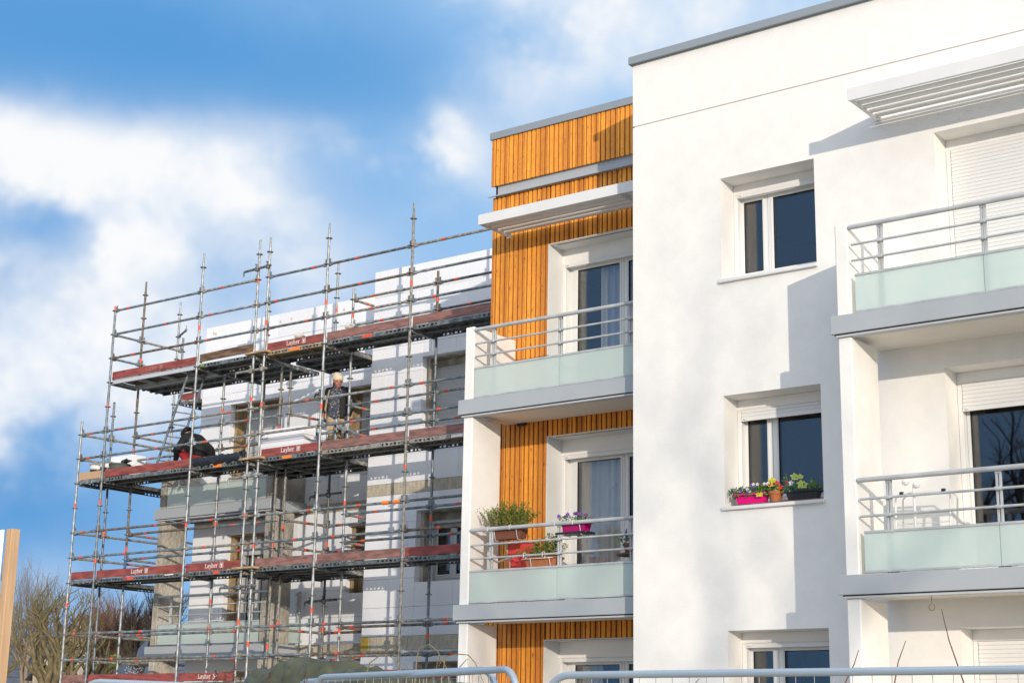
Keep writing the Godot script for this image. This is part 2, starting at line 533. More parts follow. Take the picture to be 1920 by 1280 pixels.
func make_sky() -> PanoramaSkyMaterial:
	var cl := FastNoiseLite.new()
	cl.seed = 7
	cl.frequency = 0.018
	cl.fractal_octaves = 3
	var wisp := FastNoiseLite.new()
	wisp.seed = 19
	wisp.frequency = 0.055
	wisp.fractal_octaves = 6
	wisp.fractal_gain = 0.56
	wisp.domain_warp_enabled = true
	wisp.domain_warp_amplitude = 8.0
	wisp.domain_warp_frequency = 0.03
	var w := 2048
	var h := 1024
	var im := Image.create(256, 128, false, Image.FORMAT_RGBF)
	for y in 128:
		for x in 256:
			im.set_pixel(x, y, sky_at((x + 0.5) / 256.0, (y + 0.5) / 128.0, cl, wisp))
	im.resize(w, h, Image.INTERPOLATE_CUBIC)
	# the same sky at full detail over the part of the heavens in front of the camera
	for y in range(330, 512):
		for x in range(1640, 2000):
			im.set_pixel(x, y, sky_at((x + 0.5) / w, (y + 0.5) / h, cl, wisp))
	var s := PanoramaSkyMaterial.new()
	s.panorama = ImageTexture.create_from_image(im)
	return s


func sky_at(u: float, v: float, cl: FastNoiseLite, wisp: FastNoiseLite) -> Color:
	var a := u * TAU
	var t := v * PI
	if v > 0.5:
		return Color(0.20, 0.19, 0.17)
	return sky_colour(Vector3(sin(a) * sin(t), cos(t), -cos(a) * sin(t)), cl, wisp)


# ---------------------------------------------------------------- windows and doors
func add_sash(win: Node3D, x0: float, x1: float, y0: float, y1: float, z: float, m: Material, w := 0.07) -> void:
	var b := MB.new()
	b.wall(x0, x1, y0, y1, z, z - 0.055, [[x0 + w, x1 - w, y0 + w, y1 - w]])
	b.wall(x0 + w * 0.55, x1 - w * 0.55, y0 + w * 0.55, y1 - w * 0.55, z + 0.008, z + 0.0005, [[x0 + w - 0.012, x1 - w + 0.012, y0 + w - 0.012, y1 - w + 0.012]])
	put(win, "sash", b, m)
	var s := MB.new()
	s.wall(x0 + w, x1 - w, y0 + w, y1 - w, z - 0.006, z - 0.05, [[x0 + w + 0.007, x1 - w - 0.007, y0 + w + 0.007, y1 - w - 0.007]])
	put(win, "seal", s, M.seal)
	var g := MB.new()
	g.box(v3(x0 + w + 0.007, y0 + w + 0.007, z - 0.022), v3(x1 - w - 0.007, y1 - w - 0.007, z - 0.018))
	g.box(v3(x0 + w + 0.007, y0 + w + 0.007, z - 0.042), v3(x1 - w - 0.007, y1 - w - 0.007, z - 0.038))
	put(win, "pane", g, M.pane)


func add_window(house: Node3D, called: String, x0: float, x1: float, y0: float, y1: float, z: float, leaves: Array, drop: float, box_h := 0.12, fm: Material = null, sm: Material = null) -> Node3D:
	# an opening x0..x1, y0..y1 whose window stands at depth z; leaves are the x edges between sashes;
	# drop is how far the shutter hangs below its box
	fm = fm if fm else M.white_plastic
	sm = sm if sm else M.white_plastic
	var yb := y1 - box_h
	var zw := z - 0.105
	var win := put(house, called, MB.new().wall(x0 + 0.002, x1 - 0.002, y0 + 0.005, yb + 0.03, zw, zw - 0.07, [[leaves[0] + 0.02, leaves[-1] - 0.02, y0 + 0.12, yb - 0.03]]), fm)
	bx(win, "shutter_box", v3(x0 + 0.002, yb, z - 0.10), v3(x1 - 0.002, y1 - 0.002, z + 0.006), M.white_render if fm == M.white_plastic else M.old_beige)
	for xx in [x0 + 0.004, x1 - 0.06]:
		bx(win, "shutter_guide", v3(xx, y0 + 0.004, z - 0.10), v3(xx + 0.052, yb - 0.002, z + 0.01), fm, 0.004)
	var yy := yb - 0.004
	var bar := yb - 0.055 - drop
	var k := 0
	while yy - 0.043 > bar - 0.001:
		bx(win, "shutter_slat", v3(x0 + 0.061, yy - 0.041, z + 0.006), v3(x1 - 0.061, yy, z + 0.018), sm, 0.0055)
		bx(win, "slot_row", v3(x0 + 0.066, yy - 0.0435, z + 0.008), v3(x1 - 0.066, yy - 0.0408, z + 0.011), M.slot_shade)
		yy -= 0.0435
		k += 1
	bx(win, "shutter_bar", v3(x0 + 0.061, bar - 0.002, z + 0.003), v3(x1 - 0.061, bar + 0.050, z + 0.022), sm, 0.004)
	for xx in [x0 + 0.115, x1 - 0.115]:
		put(win, "stop_button", MB.new().tube(v3(xx, bar + 0.026, z + 0.02), v3(xx, bar + 0.026, z + 0.045), 0.016, 0.012), fm)
	if bar > y0 + 0.2:
		for i in leaves.size() - 1:
			add_sash(win, leaves[i] + 0.003, leaves[i + 1] - 0.003, y0 + 0.10, yb - 0.018, zw + 0.014, fm)
	return win


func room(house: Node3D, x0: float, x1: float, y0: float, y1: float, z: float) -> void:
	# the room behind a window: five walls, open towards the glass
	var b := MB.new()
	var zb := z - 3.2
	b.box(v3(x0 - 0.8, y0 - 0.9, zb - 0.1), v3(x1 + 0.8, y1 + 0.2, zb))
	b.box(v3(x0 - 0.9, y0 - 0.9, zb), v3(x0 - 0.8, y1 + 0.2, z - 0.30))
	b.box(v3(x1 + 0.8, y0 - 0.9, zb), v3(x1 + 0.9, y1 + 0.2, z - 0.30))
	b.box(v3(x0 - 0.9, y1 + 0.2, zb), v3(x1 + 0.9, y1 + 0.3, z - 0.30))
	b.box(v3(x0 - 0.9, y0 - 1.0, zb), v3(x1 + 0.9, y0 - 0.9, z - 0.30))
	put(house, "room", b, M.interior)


func add_curtain(win: Node3D, x0: float, x1: float, y0: float, y1: float, z: float, m: Material, folds: float) -> void:
	var b := MB.new()
	var n := int((x1 - x0) / 0.012)
	for i in n:
		var p := []
		var q := []
		for s in 2:
			var x := lerpf(x0, x1, float(i + s) / n)
			var a := x * folds
			p.append(v3(x, 0, z + 0.03 * sin(a) + 0.012 * sin(a * 2.3 + 1.0)))
			q.append(v3(-0.03 * cos(a) * folds - 0.0276 * cos(a * 2.3 + 1.0) * folds, 0, 1).normalized())
		b.quadn([p[0] + Vector3.UP * y0, p[1] + Vector3.UP * y0, p[1] + Vector3.UP * y1, p[0] + Vector3.UP * y1], [q[0], q[1], q[1], q[0]])
	put(win, "curtain", b, m)


func add_sill(win: Node3D, x0: float, x1: float, y: float, z0: float, z1: float) -> void:
	bx(win, "sill", v3(x0 - 0.02, y - 0.042, z0), v3(x1 + 0.018, y, z1), M.white_metal, 0.006)


# ---------------------------------------------------------------- balconies
func add_railing(b: Node3D, x0: float, x1: float, y: float, z: float, posts: Array, joints: Array, rails := true) -> void:
	if rails:
		put(b, "handrail", MB.new().tube(v3(x0, y + 0.985, z), v3(x1, y + 0.985, z), 0.026, -1.0, 14), M.rail_paint)
		for h in [0.785, 0.607]:
			put(b, "rail", MB.new().tube(v3(x0 + 0.02, y + h, z + 0.005), v3(x1, y + h, z + 0.005), 0.0135, -1.0, 10), M.rail_paint)
	for px in posts:
		var p := MB.new()
		p.box(v3(px - 0.032, y - 0.03, z - 0.05), v3(px - 0.008, y + 0.962, z - 0.02), 0.003)
		p.box(v3(px + 0.004, y - 0.03, z - 0.05), v3(px + 0.028, y + 0.962, z - 0.02), 0.003)
		p.box(v3(px - 0.032, y + 0.94, z - 0.045), v3(px + 0.028, y + 0.968, z - 0.012))
		put(b, "post", p, M.rail_paint)
		if rails:
			for h in [0.785, 0.607]:
				put(b, "rail_clamp", MB.new().box(v3(px - 0.038, y + h - 0.018, z - 0.03), v3(px + 0.032, y + h + 0.018, z + 0.022), 0.008), M.rail_paint)
		put(b, "foot_bracket", MB.new().box(v3(px - 0.05, y - 0.03, z - 0.06), v3(px + 0.07, y + 0.035, z - 0.03), 0.004), M.galvanised_dark)
	for k in joints.size() - 1:
		var a: float = joints[k]
		var e: float = joints[k + 1]
		bx(b, "glass_panel", v3(a + 0.004, y + 0.045, z - 0.005), v3(e - 0.004, y + 0.43, z + 0.005), M.frosted)
		bx(b, "glass_clip_rail", v3(a + 0.002, y + 0.428, z - 0.012), v3(e - 0.002, y + 0.455, z + 0.014), M.rail_paint, 0.003)
		bx(b, "glass_clip_rail", v3(a + 0.002, y + 0.026, z - 0.012), v3(e - 0.002, y + 0.05, z + 0.014), M.rail_paint, 0.003)


func add_balcony(house: Node3D, x0: float, x1: float, y: float, zb: float, zf: float, fin: float, parapet: bool, posts: Array, joints: Array, wm: Material, sm: Material, rails := true) -> Node3D:
	# y is the top of the slab; fin is the x of the left side of the end fin
	var b := put(house, "balcony", MB.new().box(v3(x0 + 0.07, y - 0.17, zb), v3(x1, y - 0.002, zf - 0.06)), sm)
	bx(b, "fascia", v3(x0, y - 0.19, zf - 0.055), v3(x1, y + 0.012, zf), M.grey_metal, 0.004)
	bx(b, "shadow_joint", v3(x0 + 0.03, y - 0.205, zf - 0.09), v3(x1, y - 0.18, zf - 0.03), M.dark_gap)
	bx(b, "drip_trim", v3(x0 + 0.045, y - 0.226, zf - 0.12), v3(x1, y - 0.203, zf - 0.02), M.light_grey_metal, 0.002)
	if parapet:
		put(b, "side_wall", MB.new().box(v3(fin, y, zb), v3(fin + 0.15, y + 1.035, zf - 0.05), 0.012), wm)
	add_railing(b, fin + 0.165 if fin < x1 - 1.0 else x0, x1, y, zf - 0.06, posts, joints, rails)
	return b


func add_column(house: Node3D, x: float, y0: float, y1: float, z1: float, depth: float, m: Material, w := 0.155) -> void:
	put(house, "end_column", MB.new().box(v3(x, y0, z1 - depth), v3(x + w, y1, z1), 0.012), m)


func add_sun_shade(house: Node3D, x0: float, x1: float, y: float, zb: float, zf: float) -> void:
	var s := put(house, "sun_shade", MB.new().box(v3(x0, y, zf - 0.03), v3(x1, y + 0.15, zf), 0.004), M.white_metal)
	var n := 5
	for k in n:
		var z := lerpf(zf - 0.105, zb + 0.07, float(k) / (n - 1))
		var t := Transform3D(Basis(Vector3.RIGHT, deg_to_rad(-3)), v3((x0 + x1) / 2.0, y + 0.06, z))
		var prof := MB.new()
		prof.xf = t
		var ring := []
		for i in 12:
			ring.append(v3(0, 0.011 * sin(TAU * i / 12.0), 0.0575 * cos(TAU * i / 12.0)))
		var hl := (x1 - x0) / 2.0 - 0.015
		for i in 12:
			var p: Vector3 = ring[i]
			var q: Vector3 = ring[(i + 1) % 12]
			var np := v3(0, p.y / 0.011, p.z / 0.0575 * 0.5).normalized()
			var nq := v3(0, q.y / 0.011, q.z / 0.0575 * 0.5).normalized()
			prof.quadn([p - v3(hl, 0, 0), p + v3(hl, 0, 0), q + v3(hl, 0, 0), q - v3(hl, 0, 0)], [np, np, nq, nq])
		put(s, "slat", prof, M.white_metal)
	var x := x0 + 0.008
	while x < x1:
		var e := MB.new()
		e.box(v3(x, y + 0.005, zb), v3(x + 0.012, y + 0.12, zf - 0.03))
		e.box(v3(x - 0.02, y - 0.01, zb - 0.005), v3(x + 0.05, y + 0.05, zb + 0.02))
		put(s, "side_bracket", e, M.white_metal)
		x += 2.32


# ---------------------------------------------------------------- the finished house
func build_house() -> void:
	var h := thing("apartment_house", v3(0, 0, -4), "white rendered apartment house with orange timber cladding, balconies and glass railings, right of the scaffold", "apartment house")
	# openings of the white front: three small windows and three balcony doors
	var wins := [[1.262, 2.52, 7.03, 8.32], [1.262, 2.52, 4.285, 5.605], [1.275, 2.53, 1.55, 2.868]]
	var doors := [[4.0, 5.75, 6.08, 8.315], [3.99, 5.75, 3.33, 5.605], [4.02, 5.75, 0.58, 2.83]]
	var holes := wins + doors
	var f := MB.new()
	f.wall(0.0, 9.0, -0.3, 9.262, 0.0, -0.36, holes)
	f.wall(0.0, 9.0, 9.284, 10.15, 0.0, -0.36, [])
	f.box(v3(0.018, 9.262, -0.35), v3(9.0, 9.284, -0.018))
	put(h, "front_wall", f, M.white_render)
	put(h, "side_wall", MB.new().box(v3(0, -0.3, -9.0), v3(0.3, 9.262, -0.36)).box(v3(0, 9.284, -9.0), v3(0.3, 10.15, -0.36)).box(v3(0.018, 9.262, -9.0), v3(0.3, 9.284, -0.36)), M.white_render)
	put(h, "side_wall", MB.new().box(v3(8.7, -0.3, -9.0), v3(9.0, 10.15, -0.36)), M.white_render)
	put(h, "back_wall", MB.new().box(v3(-3.2, -0.3, -9.3), v3(9.0, 10.1, -9.0)), M.white_render)
	put(h, "flat_roof", MB.new().box(v3(-3.18, 9.9, -9.0), v3(8.7, 10.05, -1.40)).box(v3(0.3, 9.9, -1.40), v3(8.7, 10.05, -0.36)), M.grey_metal)
	put(h, "roof_coping", MB.new().box(v3(-0.035, 10.128, -9.35), v3(9.05, 10.232, 0.06), 0.004).box(v3(-0.01, 10.118, -9.2), v3(9.02, 10.13, 0.02)), M.coping_metal)
	put(h, "floor_slabs", MB.new().box(v3(0.3, 3.0, -9), v3(8.7, 3.2, -0.37)).box(v3(0.3, 5.75, -9), v3(8.7, 5.95, -0.37)), M.interior)
	for i in 3:
		var o: Array = wins[i]
		var w := add_window(h, "window", o[0], o[1], o[2], o[3], -0.335, [o[0] + 0.016, o[0] + 0.418, o[1] - 0.016], [0.0, 0.085, 0.0][i])
		add_sill(w, o[0], o[1], o[2], -0.40, 0.045)
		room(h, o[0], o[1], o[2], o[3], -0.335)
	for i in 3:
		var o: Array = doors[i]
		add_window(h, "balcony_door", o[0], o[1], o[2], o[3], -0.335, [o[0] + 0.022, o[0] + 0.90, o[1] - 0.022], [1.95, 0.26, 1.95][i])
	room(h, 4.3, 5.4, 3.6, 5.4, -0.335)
	# right hand balconies
	add_balcony(h, 3.165, 9.0, 6.05, 0.0, 1.05, 3.222, true, [3.73, 4.86, 5.99, 7.12], [3.437, 4.848, 5.99, 7.13], M.white_render, M.soffit_paint)
	add_balcony(h, 3.165, 9.0, 3.302, 0.0, 1.05, 3.222, false, [3.715, 4.865, 5.99, 7.12], [3.437, 4.858, 5.99, 7.13], M.white_render, M.soffit_paint)
	add_column(h, 3.222, 3.30, 5.828, 1.0, 0.66, M.white_render)
	add_column(h, 3.222, -0.3, 3.08, 1.0, 0.66, M.white_render)
	add_sun_shade(h, 3.34, 9.0, 8.575, 0.03, 0.80)
	# timber bay
	var tdoors := [[-2.225, -0.42, 6.10, 8.432], [-2.21, -0.42, 3.35, 5.668], [-2.22, -0.42, 0.60, 2.92]]
	put(h, "timber_wall", MB.new().wall(-3.22, 0.0, -0.3, 10.2, TIMBER_Z - 0.022, TIMBER_Z - 0.40, tdoors), M.timber_back)
	put(h, "side_wall", MB.new().box(v3(-3.22, -0.3, -9.0), v3(-2.95, 10.2, TIMBER_Z - 0.40)), M.white_render)
	put(h, "timber_coping", MB.new().box(v3(-3.275, 10.205, -9.0), v3(-0.002, 10.315, TIMBER_Z + 0.085), 0.004), M.coping_metal)
	var clad := put(h, "timber_cladding", MB.new().box(v3(-3.235, 9.49, TIMBER_Z - 0.02), v3(-0.003, 10.204, TIMBER_Z + 0.03)), M.timber_back)
	var n := 0
	var x := -3.25
	while x < -0.06:
		var xe := x + 0.063
		var jig := rng.randf_range(-0.0025, 0.0025)
		var segs := [[9.478, 10.204, TIMBER_Z + 0.031, TIMBER_Z + 0.058]]
		var top := 9.318
		if x > -2.232:
			segs += [[8.436, top, 0, 0], [5.672, 6.04, 0, 0], [2.925, 3.29, 0, 0]]
		else:
			segs += [[5.98, top, 0, 0], [3.22, 6.02, 0, 0], [-0.2, 3.26, 0, 0]]
		for s in segs:
			var z0: float = s[2] if s[2] != 0 else TIMBER_Z - 0.021
			var z1: float = s[3] if s[3] != 0 else TIMBER_Z + 0.006
			var xr := minf(xe, -2.232) if x < -2.232 and s[2] == 0 else xe
			bx(clad, "batten", v3(x, s[0], z0 + jig), v3(xr, s[1], z1 + jig), M.timber, 0.004)
		x += 0.0805
		n += 1
	bx(h, "metal_band", v3(-3.16, 9.318, TIMBER_Z - 0.02), v3(-0.003, 9.50, TIMBER_Z + 0.012), M.grey_metal)
	put(h, "band_ledge", MB.new().obox(Transform3D(Basis(Vector3.RIGHT, 0.35), v3(-1.65, 9.333, TIMBER_Z + 0.035)), v3(3.30, 0.018, 0.09), 0.003), M.grey_metal)
	for i in 3:
		var o: Array = tdoors[i]
		var w := add_window(h, "balcony_door", o[0], o[1], o[2], o[3], TIMBER_Z - 0.335, [o[0] + 0.125, o[0] + 0.98, o[1] - 0.02], [0.0, 0.0, 0.0][i], 0.22)
		# lined reveal
		put(w, "reveal_lining", MB.new().box(v3(o[0] - 0.012, o[2], TIMBER_Z - 0.33), v3(o[0] + 0.003, o[3] + 0.004, TIMBER_Z + 0.014)).box(v3(o[0] + 0.003, o[3] - 0.006, TIMBER_Z - 0.33), v3(o[1], o[3] + 0.004, TIMBER_Z + 0.014)).box(v3(o[1], o[2], TIMBER_Z - 0.33), v3(o[1] + 0.012, o[3], TIMBER_Z + 0.014)), M.white_metal)
		var vent := MB.new()
		var vx: float = o[0] + 0.1
		while vx < o[1] - 0.03:
			vent.box(v3(vx, o[3] - 0.0085, TIMBER_Z - 0.075), v3(vx + 0.012, o[3] - 0.004, TIMBER_Z - 0.05))
			vx += 0.024
		put(w, "vent_slots", vent, M.dark_gap)
		if i == 0:
			add_curtain(w, o[0] + 0.60, o[0] + 1.05, o[2] + 0.1, o[3] - 0.2, TIMBER_Z - 0.62, M.cloth_blue, 45.0)
			add_curtain(w, o[0] + 0.48, o[0] + 0.60, o[2] + 0.1, o[3] - 0.2, TIMBER_Z - 0.62, M.curtain, 60.0)
		elif i == 1:
			var lace := MB.new()
			var lr := RandomNumberGenerator.new()
			lr.seed = 14
			for k in 120:
				var cx: float = o[0] + lr.randf_range(0.18, 0.93)
				var cy: float = lr.randf_range(3.6, 5.3)
				for q in 3:
					lace.tube(v3(cx + lr.randf_range(-0.012, 0.012), cy + lr.randf_range(-0.02, 0.02), TIMBER_Z - 0.585), v3(cx, cy, TIMBER_Z - 0.583), 0.009, 0.007, 6)
			put(w, "lace_motif", lace, M.white_petal).set_meta("kind", "stuff")
			add_curtain(w, o[0] + 0.16, o[0] + 0.95, o[2] + 0.1, o[3] - 0.2, TIMBER_Z - 0.62, M.curtain, 52.0)
		else:
			add_curtain(w, o[0] + 0.2, o[0] + 0.5, o[2] + 0.1, o[3] - 0.2, TIMBER_Z - 0.62, M.curtain, 52.0)
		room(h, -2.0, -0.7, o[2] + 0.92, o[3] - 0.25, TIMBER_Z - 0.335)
	add_balcony(h, -2.985, -0.003, 6.065, TIMBER_Z + 0.02, -0.265, -2.925, true, [-2.455, -1.355, -0.255], [-2.757, -1.348, -0.06], M.white_render, M.soffit_paint)
	add_balcony(h, -2.985, -0.003, 3.318, TIMBER_Z + 0.02, -0.265, -2.925, false, [-2.435, -1.335, -0.245], [-2.757, -1.348, -0.06], M.white_render, M.soffit_paint)
	add_column(h, -2.925, 3.31, 5.845, -0.315, 0.64, M.white_render)
	add_column(h, -2.925, -0.3, 3.095, -0.315, 0.64, M.white_render)
	add_sun_shade(h, -2.925, -0.01, 8.64, TIMBER_Z + 0.05, -0.53)
	# small wall lamp arm at the soffit, and the little hook below the right balcony
	put(h, "wall_lamp", MB.new().box(v3(-2.72, 5.86, TIMBER_Z + 0.01), v3(-2.56, 5.90, TIMBER_Z + 0.05), 0.008).tube(v3(-2.60, 5.875, TIMBER_Z + 0.03), v3(-2.56, 5.85, TIMBER_Z + 0.10), 0.018), M.black_plastic)
	var ring := []
	for k in 13:
		var a := TAU * k / 14.0 + 1.8
		ring.append(v3(3.97 + cos(a) * 0.032, 2.995 + sin(a) * 0.032, 0.6))
	put(h, "ceiling_hook", MB.new().sweep(ring, 0.004, 6).tube(v3(3.97, 3.025, 0.6), v3(3.97, 3.14, 0.6), 0.004, -1.0, 6), M.pale_wood)


# ---------------------------------------------------------------- the house being insulated
func boards(parent: Node3D, x0: float, x1: float, y0: float, y1: float, z: float, holes: Array, strips: Array, seed_no: int) -> void:
	# rows of insulation boards 0.5 m high and up to 1.2 m long round the openings, staggered; strips are rows of mineral wool
	var r := RandomNumberGenerator.new()
	r.seed = seed_no
	var ys := [y0]
	for s in strips:
		ys += [s[0], s[1]]
	ys.append(y1)
	ys.sort()
	var rows := []
	for i in ys.size() - 1:
		var a: float = ys[i]
		var b: float = ys[i + 1]
		var n := maxi(1, int(round((b - a) / 0.52)))
		for k in n:
			rows.append([lerpf(a, b, float(k) / n), lerpf(a, b, float(k + 1) / n)])
	var ri := 0
	for row in rows:
		var wool := false
		for s in strips:
			if absf(row[0] - s[0]) < 0.01:
				wool = true
		var x := x0
		var first := r.randf_range(0.35, 1.2)
		while x < x1 - 0.01:
			var e := minf(x + first, x1)
			if x1 - e < 0.15:
				e = x1
			first = 1.2
			var pieces := [[x, e, row[0], row[1]]]
			for h in holes:
				var left := []
				for p in pieces:
					if p[1] <= h[0] or p[0] >= h[1] or p[3] <= h[2] or p[2] >= h[3]:
						left.append(p)
						continue
					if p[0] < h[0]:
						left.append([p[0], h[0], p[2], p[3]])
					if p[1] > h[1]:
						left.append([h[1], p[1], p[2], p[3]])
					if p[3] > h[3]:
						left.append([maxf(p[0], h[0]), minf(p[1], h[1]), h[3], p[3]])
					if p[2] < h[2]:
						left.append([maxf(p[0], h[0]), minf(p[1], h[1]), p[2], h[2]])
				pieces = left
			for p in pieces:
				if p[1] - p[0] < 0.02 or p[3] - p[2] < 0.02:
					continue
				var dz := r.randf_range(-0.005, 0.003)
				var m: Material = M.mineral_wool if wool else M["foam_board_%d" % (r.randi() % 4)]
				bx(parent, "mineral_wool_strip" if wool else "insulation_board", v3(p[0] + 0.002, p[2] + 0.002, z - 0.14), v3(p[1] - 0.002, p[3] - 0.002, z + dz), m, 0.003)
			x = e
		ri += 1


func build_insulated_house() -> void:
	var h := thing("insulated_house", v3(-9, 0, -10), "apartment house wrapped in white insulation boards behind the scaffold", "apartment house")
	var zA := BOARD_Z
	var zR := RECESS_Z
	var wa := [[-7.88, -6.1, 7.03, 8.34], [-7.91, -6.65, 4.28, 5.54], [-7.87, -6.1, 1.55, 2.91]]
	var wr := [[-14.0, -12.5, 6.08, 8.325], [-10.75, -9.6, 7.0, 8.30], [-13.9, -12.2, 3.33, 5.60], [-10.56, -9.5, 4.28, 5.57], [-13.9, -12.2, 0.55, 2.86]]
	var inner_a := []
	for o in wa:
		inner_a.append([o[0] + 0.07, o[1] - 0.07, o[2] - 0.01, o[3] - 0.02])
	var inner_r := []
	for o in wr:
		inner_r.append([o[0] + 0.07, o[1] - 0.07, o[2] - 0.01, o[3] - 0.02])
	var front := put(h, "projecting_wall", MB.new().wall(-9.105, -3.22, -0.3, 9.9, zA - 0.145, zA - 0.42, inner_a), M.old_beige)
	boards(front, -9.11, -3.22, 0.2, 10.13, zA, wa, [[5.865, 6.075], [3.115, 3.36]], 3)
	var back := put(h, "recessed_wall", MB.new().wall(-14.90, -9.105, -0.3, 9.9, zR - 0.145, zR - 0.42, inner_r), M.old_beige)
	boards(back, -14.905, -9.10, 0.2, 10.10, zR, wr, [[5.86, 6.03], [3.11, 3.33]], 4)
	put(h, "return_wall", MB.new().box(v3(-9.105, -0.3, zR - 0.14), v3(-8.96, 10.12, zA - 0.145)), M.foam_board_1)
	put(h, "end_wall", MB.new().box(v3(-14.9, -0.3, -15.0), v3(-14.6, 9.95, zR - 0.42)).box(v3(-14.905, -0.3, -15.0), v3(-14.895, 10.05, zR - 0.15)), M.foam_board_2)
	put(h, "back_wall", MB.new().box(v3(-14.9, -0.3, -15.3), v3(-3.2, 9.9, -15.0)), M.foam_board_2)
	put(h, "flat_roof", MB.new().box(v3(-14.8, 9.6, -15.0), v3(-3.22, 9.85, zR - 0.42)).box(v3(-9.0, 9.6, zR - 0.42), v3(-3.22, 9.85, zA - 0.42)).box(v3(-14.8, 9.85, zR - 0.42), v3(-9.1, 10.02, zR - 0.15)).box(v3(-9.1, 9.85, zA - 0.42), v3(-3.22, 10.05, zA - 0.15)), M.concrete)
	put(h, "inner_partition", MB.new().box(v3(-14.6, -0.3, -11.0), v3(-3.22, 9.6, -10.8)).box(v3(-9.2, -0.3, -10.8), v3(-9.0, 9.6, zR - 0.5)), M.dark_room)
	put(h, "floor_slabs", MB.new().box(v3(-14.6, 3.0, -11), v3(-3.22, 3.2, zR - 0.43)).box(v3(-14.6, 5.75, -11), v3(-3.22, 5.95, zR - 0.43)), M.dark_room)
	for i in 3:
		var o: Array = wa[i]
		var q: Array = inner_a[i]
		put(front, "concrete_reveal", MB.new().wall(o[0] - 0.05, o[1] + 0.05, o[2] - 0.06, o[3] + 0.05, zA - 0.141, zA - 0.34, [[q[0] + 0.004, q[1] - 0.004, q[2] + 0.004, q[3] - 0.004]]), M.old_beige)
		add_window(h, "window", q[0], q[1], q[2], q[3], zA - 0.34, [q[0] + 0.02, q[0] + 0.45, q[1] - 0.02], [1.08, 0.0, 1.08][i], 0.13, M.shutter_grey, M.shutter_grey)
	for i in 5:
		var o: Array = wr[i]
		var q: Array = inner_r[i]
		put(back, "concrete_reveal", MB.new().wall(o[0] - 0.05, o[1] + 0.05, o[2] - 0.06, o[3] + 0.05, zR - 0.141, zR - 0.30, [[q[0] + 0.004, q[1] - 0.004, q[2] + 0.004, q[3] - 0.004]]), M.beige_reveal)
		add_window(h, "balcony_door" if i in [0, 2, 4] else "window", q[0] + 0.09, q[1], q[2], q[3], zR - 0.32, [q[0] + 0.11, q[0] + 0.50, q[1] - 0.02], [1.95, 1.05, 0.2, 0.0, 1.9][i], 0.13, M.shutter_grey, M.shutter_grey)
		put(h, "beige_lining", MB.new().box(v3(q[0] + 0.002, q[2] + 0.002, zR - 0.36), v3(q[0] + 0.088, q[3] - 0.002, zR - 0.302)), M.beige_reveal)
	# dowel caps and yellow foam patches on the parapet boards
	var r := RandomNumberGenerator.new()
	r.seed = 31
	for k in 26:
		var on_a := k < 11
		var px := r.randf_range(-9.0, -5.8) if on_a else r.randf_range(-14.8, -9.3)
		var py: float = [9.95, 9.42, 9.15][r.randi() % 3] + r.randf_range(-0.03, 0.03)
		var pz := zA + 0.004 if on_a else zR + 0.004
		put(front if on_a else back, "dowel_cap", MB.new().tube(v3(px, py, pz - 0.01), v3(px, py, pz + 0.001), 0.03, -1.0, 12), M.stain)
	put(front, "yellow_foam_board", MB.new().box(v3(-9.108, 3.118, zA), v3(-8.93, 3.357, zA + 0.006)).box(v3(-8.90, 3.118, zA), v3(-8.885, 3.34, zA + 0.005)), M.yellow_foam)
	# balconies of the recess, still without their new finish
	var b2 := add_balcony(h, -15.06, -11.70, 6.06, zR + 0.005, -5.375, -14.965, false, [-14.45, -13.29, -12.15], [-14.75, -13.29, -11.91], M.concrete, M.red_soffit, false)
	var b1 := add_balcony(h, -15.06, -11.70, 3.31, zR + 0.005, -5.375, -14.965, false, [-14.45, -13.29, -12.15], [-14.75, -13.29, -11.90], M.concrete, M.concrete, true)
	for b in [b2, b1]:
		var yy := 6.06 if b == b2 else 3.31
		bx(b, "fascia_return", v3(-11.705, yy - 0.19, zR + 0.01), v3(-11.66, yy + 0.01, -5.43), M.grey_metal, 0.004)
	for e in [[6.05, 7.10, -14.965, 0.93], [3.30, 5.85, -14.965, 0.64], [-0.3, 3.08, -14.965, 0.64], [3.30, 5.85, -11.885, 0.64], [-0.3, 3.08, -11.885, 0.64]]:
		add_column(h, e[2], e[0], e[1], -5.425, e[3], M.concrete, 0.165)
	put(b2, "side_wall", MB.new().box(v3(-11.885, 6.06, zR + 0.005), v3(-11.72, 7.1, -5.43), 0.01), M.concrete)
	# short railing between the right column and the wall of the lower balcony
	put(b1, "side_rail", MB.new().tube(v3(-11.80, 4.30, -6.30), v3(-11.45, 4.30, -6.05), 0.026).tube(v3(-11.80, 4.10, -6.30), v3(-11.45, 4.10, -6.05), 0.014).tube(v3(-11.80, 3.92, -6.30), v3(-11.45, 3.92, -6.05), 0.014).box(v3(-11.62, 3.3, -6.2), v3(-11.56, 4.28, -6.15)), M.rail_paint)
	put(b1, "side_glass", MB.new().box(v3(-11.80, 3.36, -6.14), v3(-11.48, 3.75, -6.13)), M.frosted)


# ---------------------------------------------------------------- scaffold
func rosette_mesh() -> ArrayMesh:
	if not mesh_cache.has("rosette"):
		var b := MB.new()
		b.tube(v3(0, -0.005, 0), v3(0, 0.005, 0), 0.062, -1.0, 14)
		b.tube(v3(0, -0.016, 0), v3(0, 0.016, 0), 0.031, -1.0, 10)
		mesh_cache["rosette"] = b.mesh()
	return mesh_cache["rosette"]


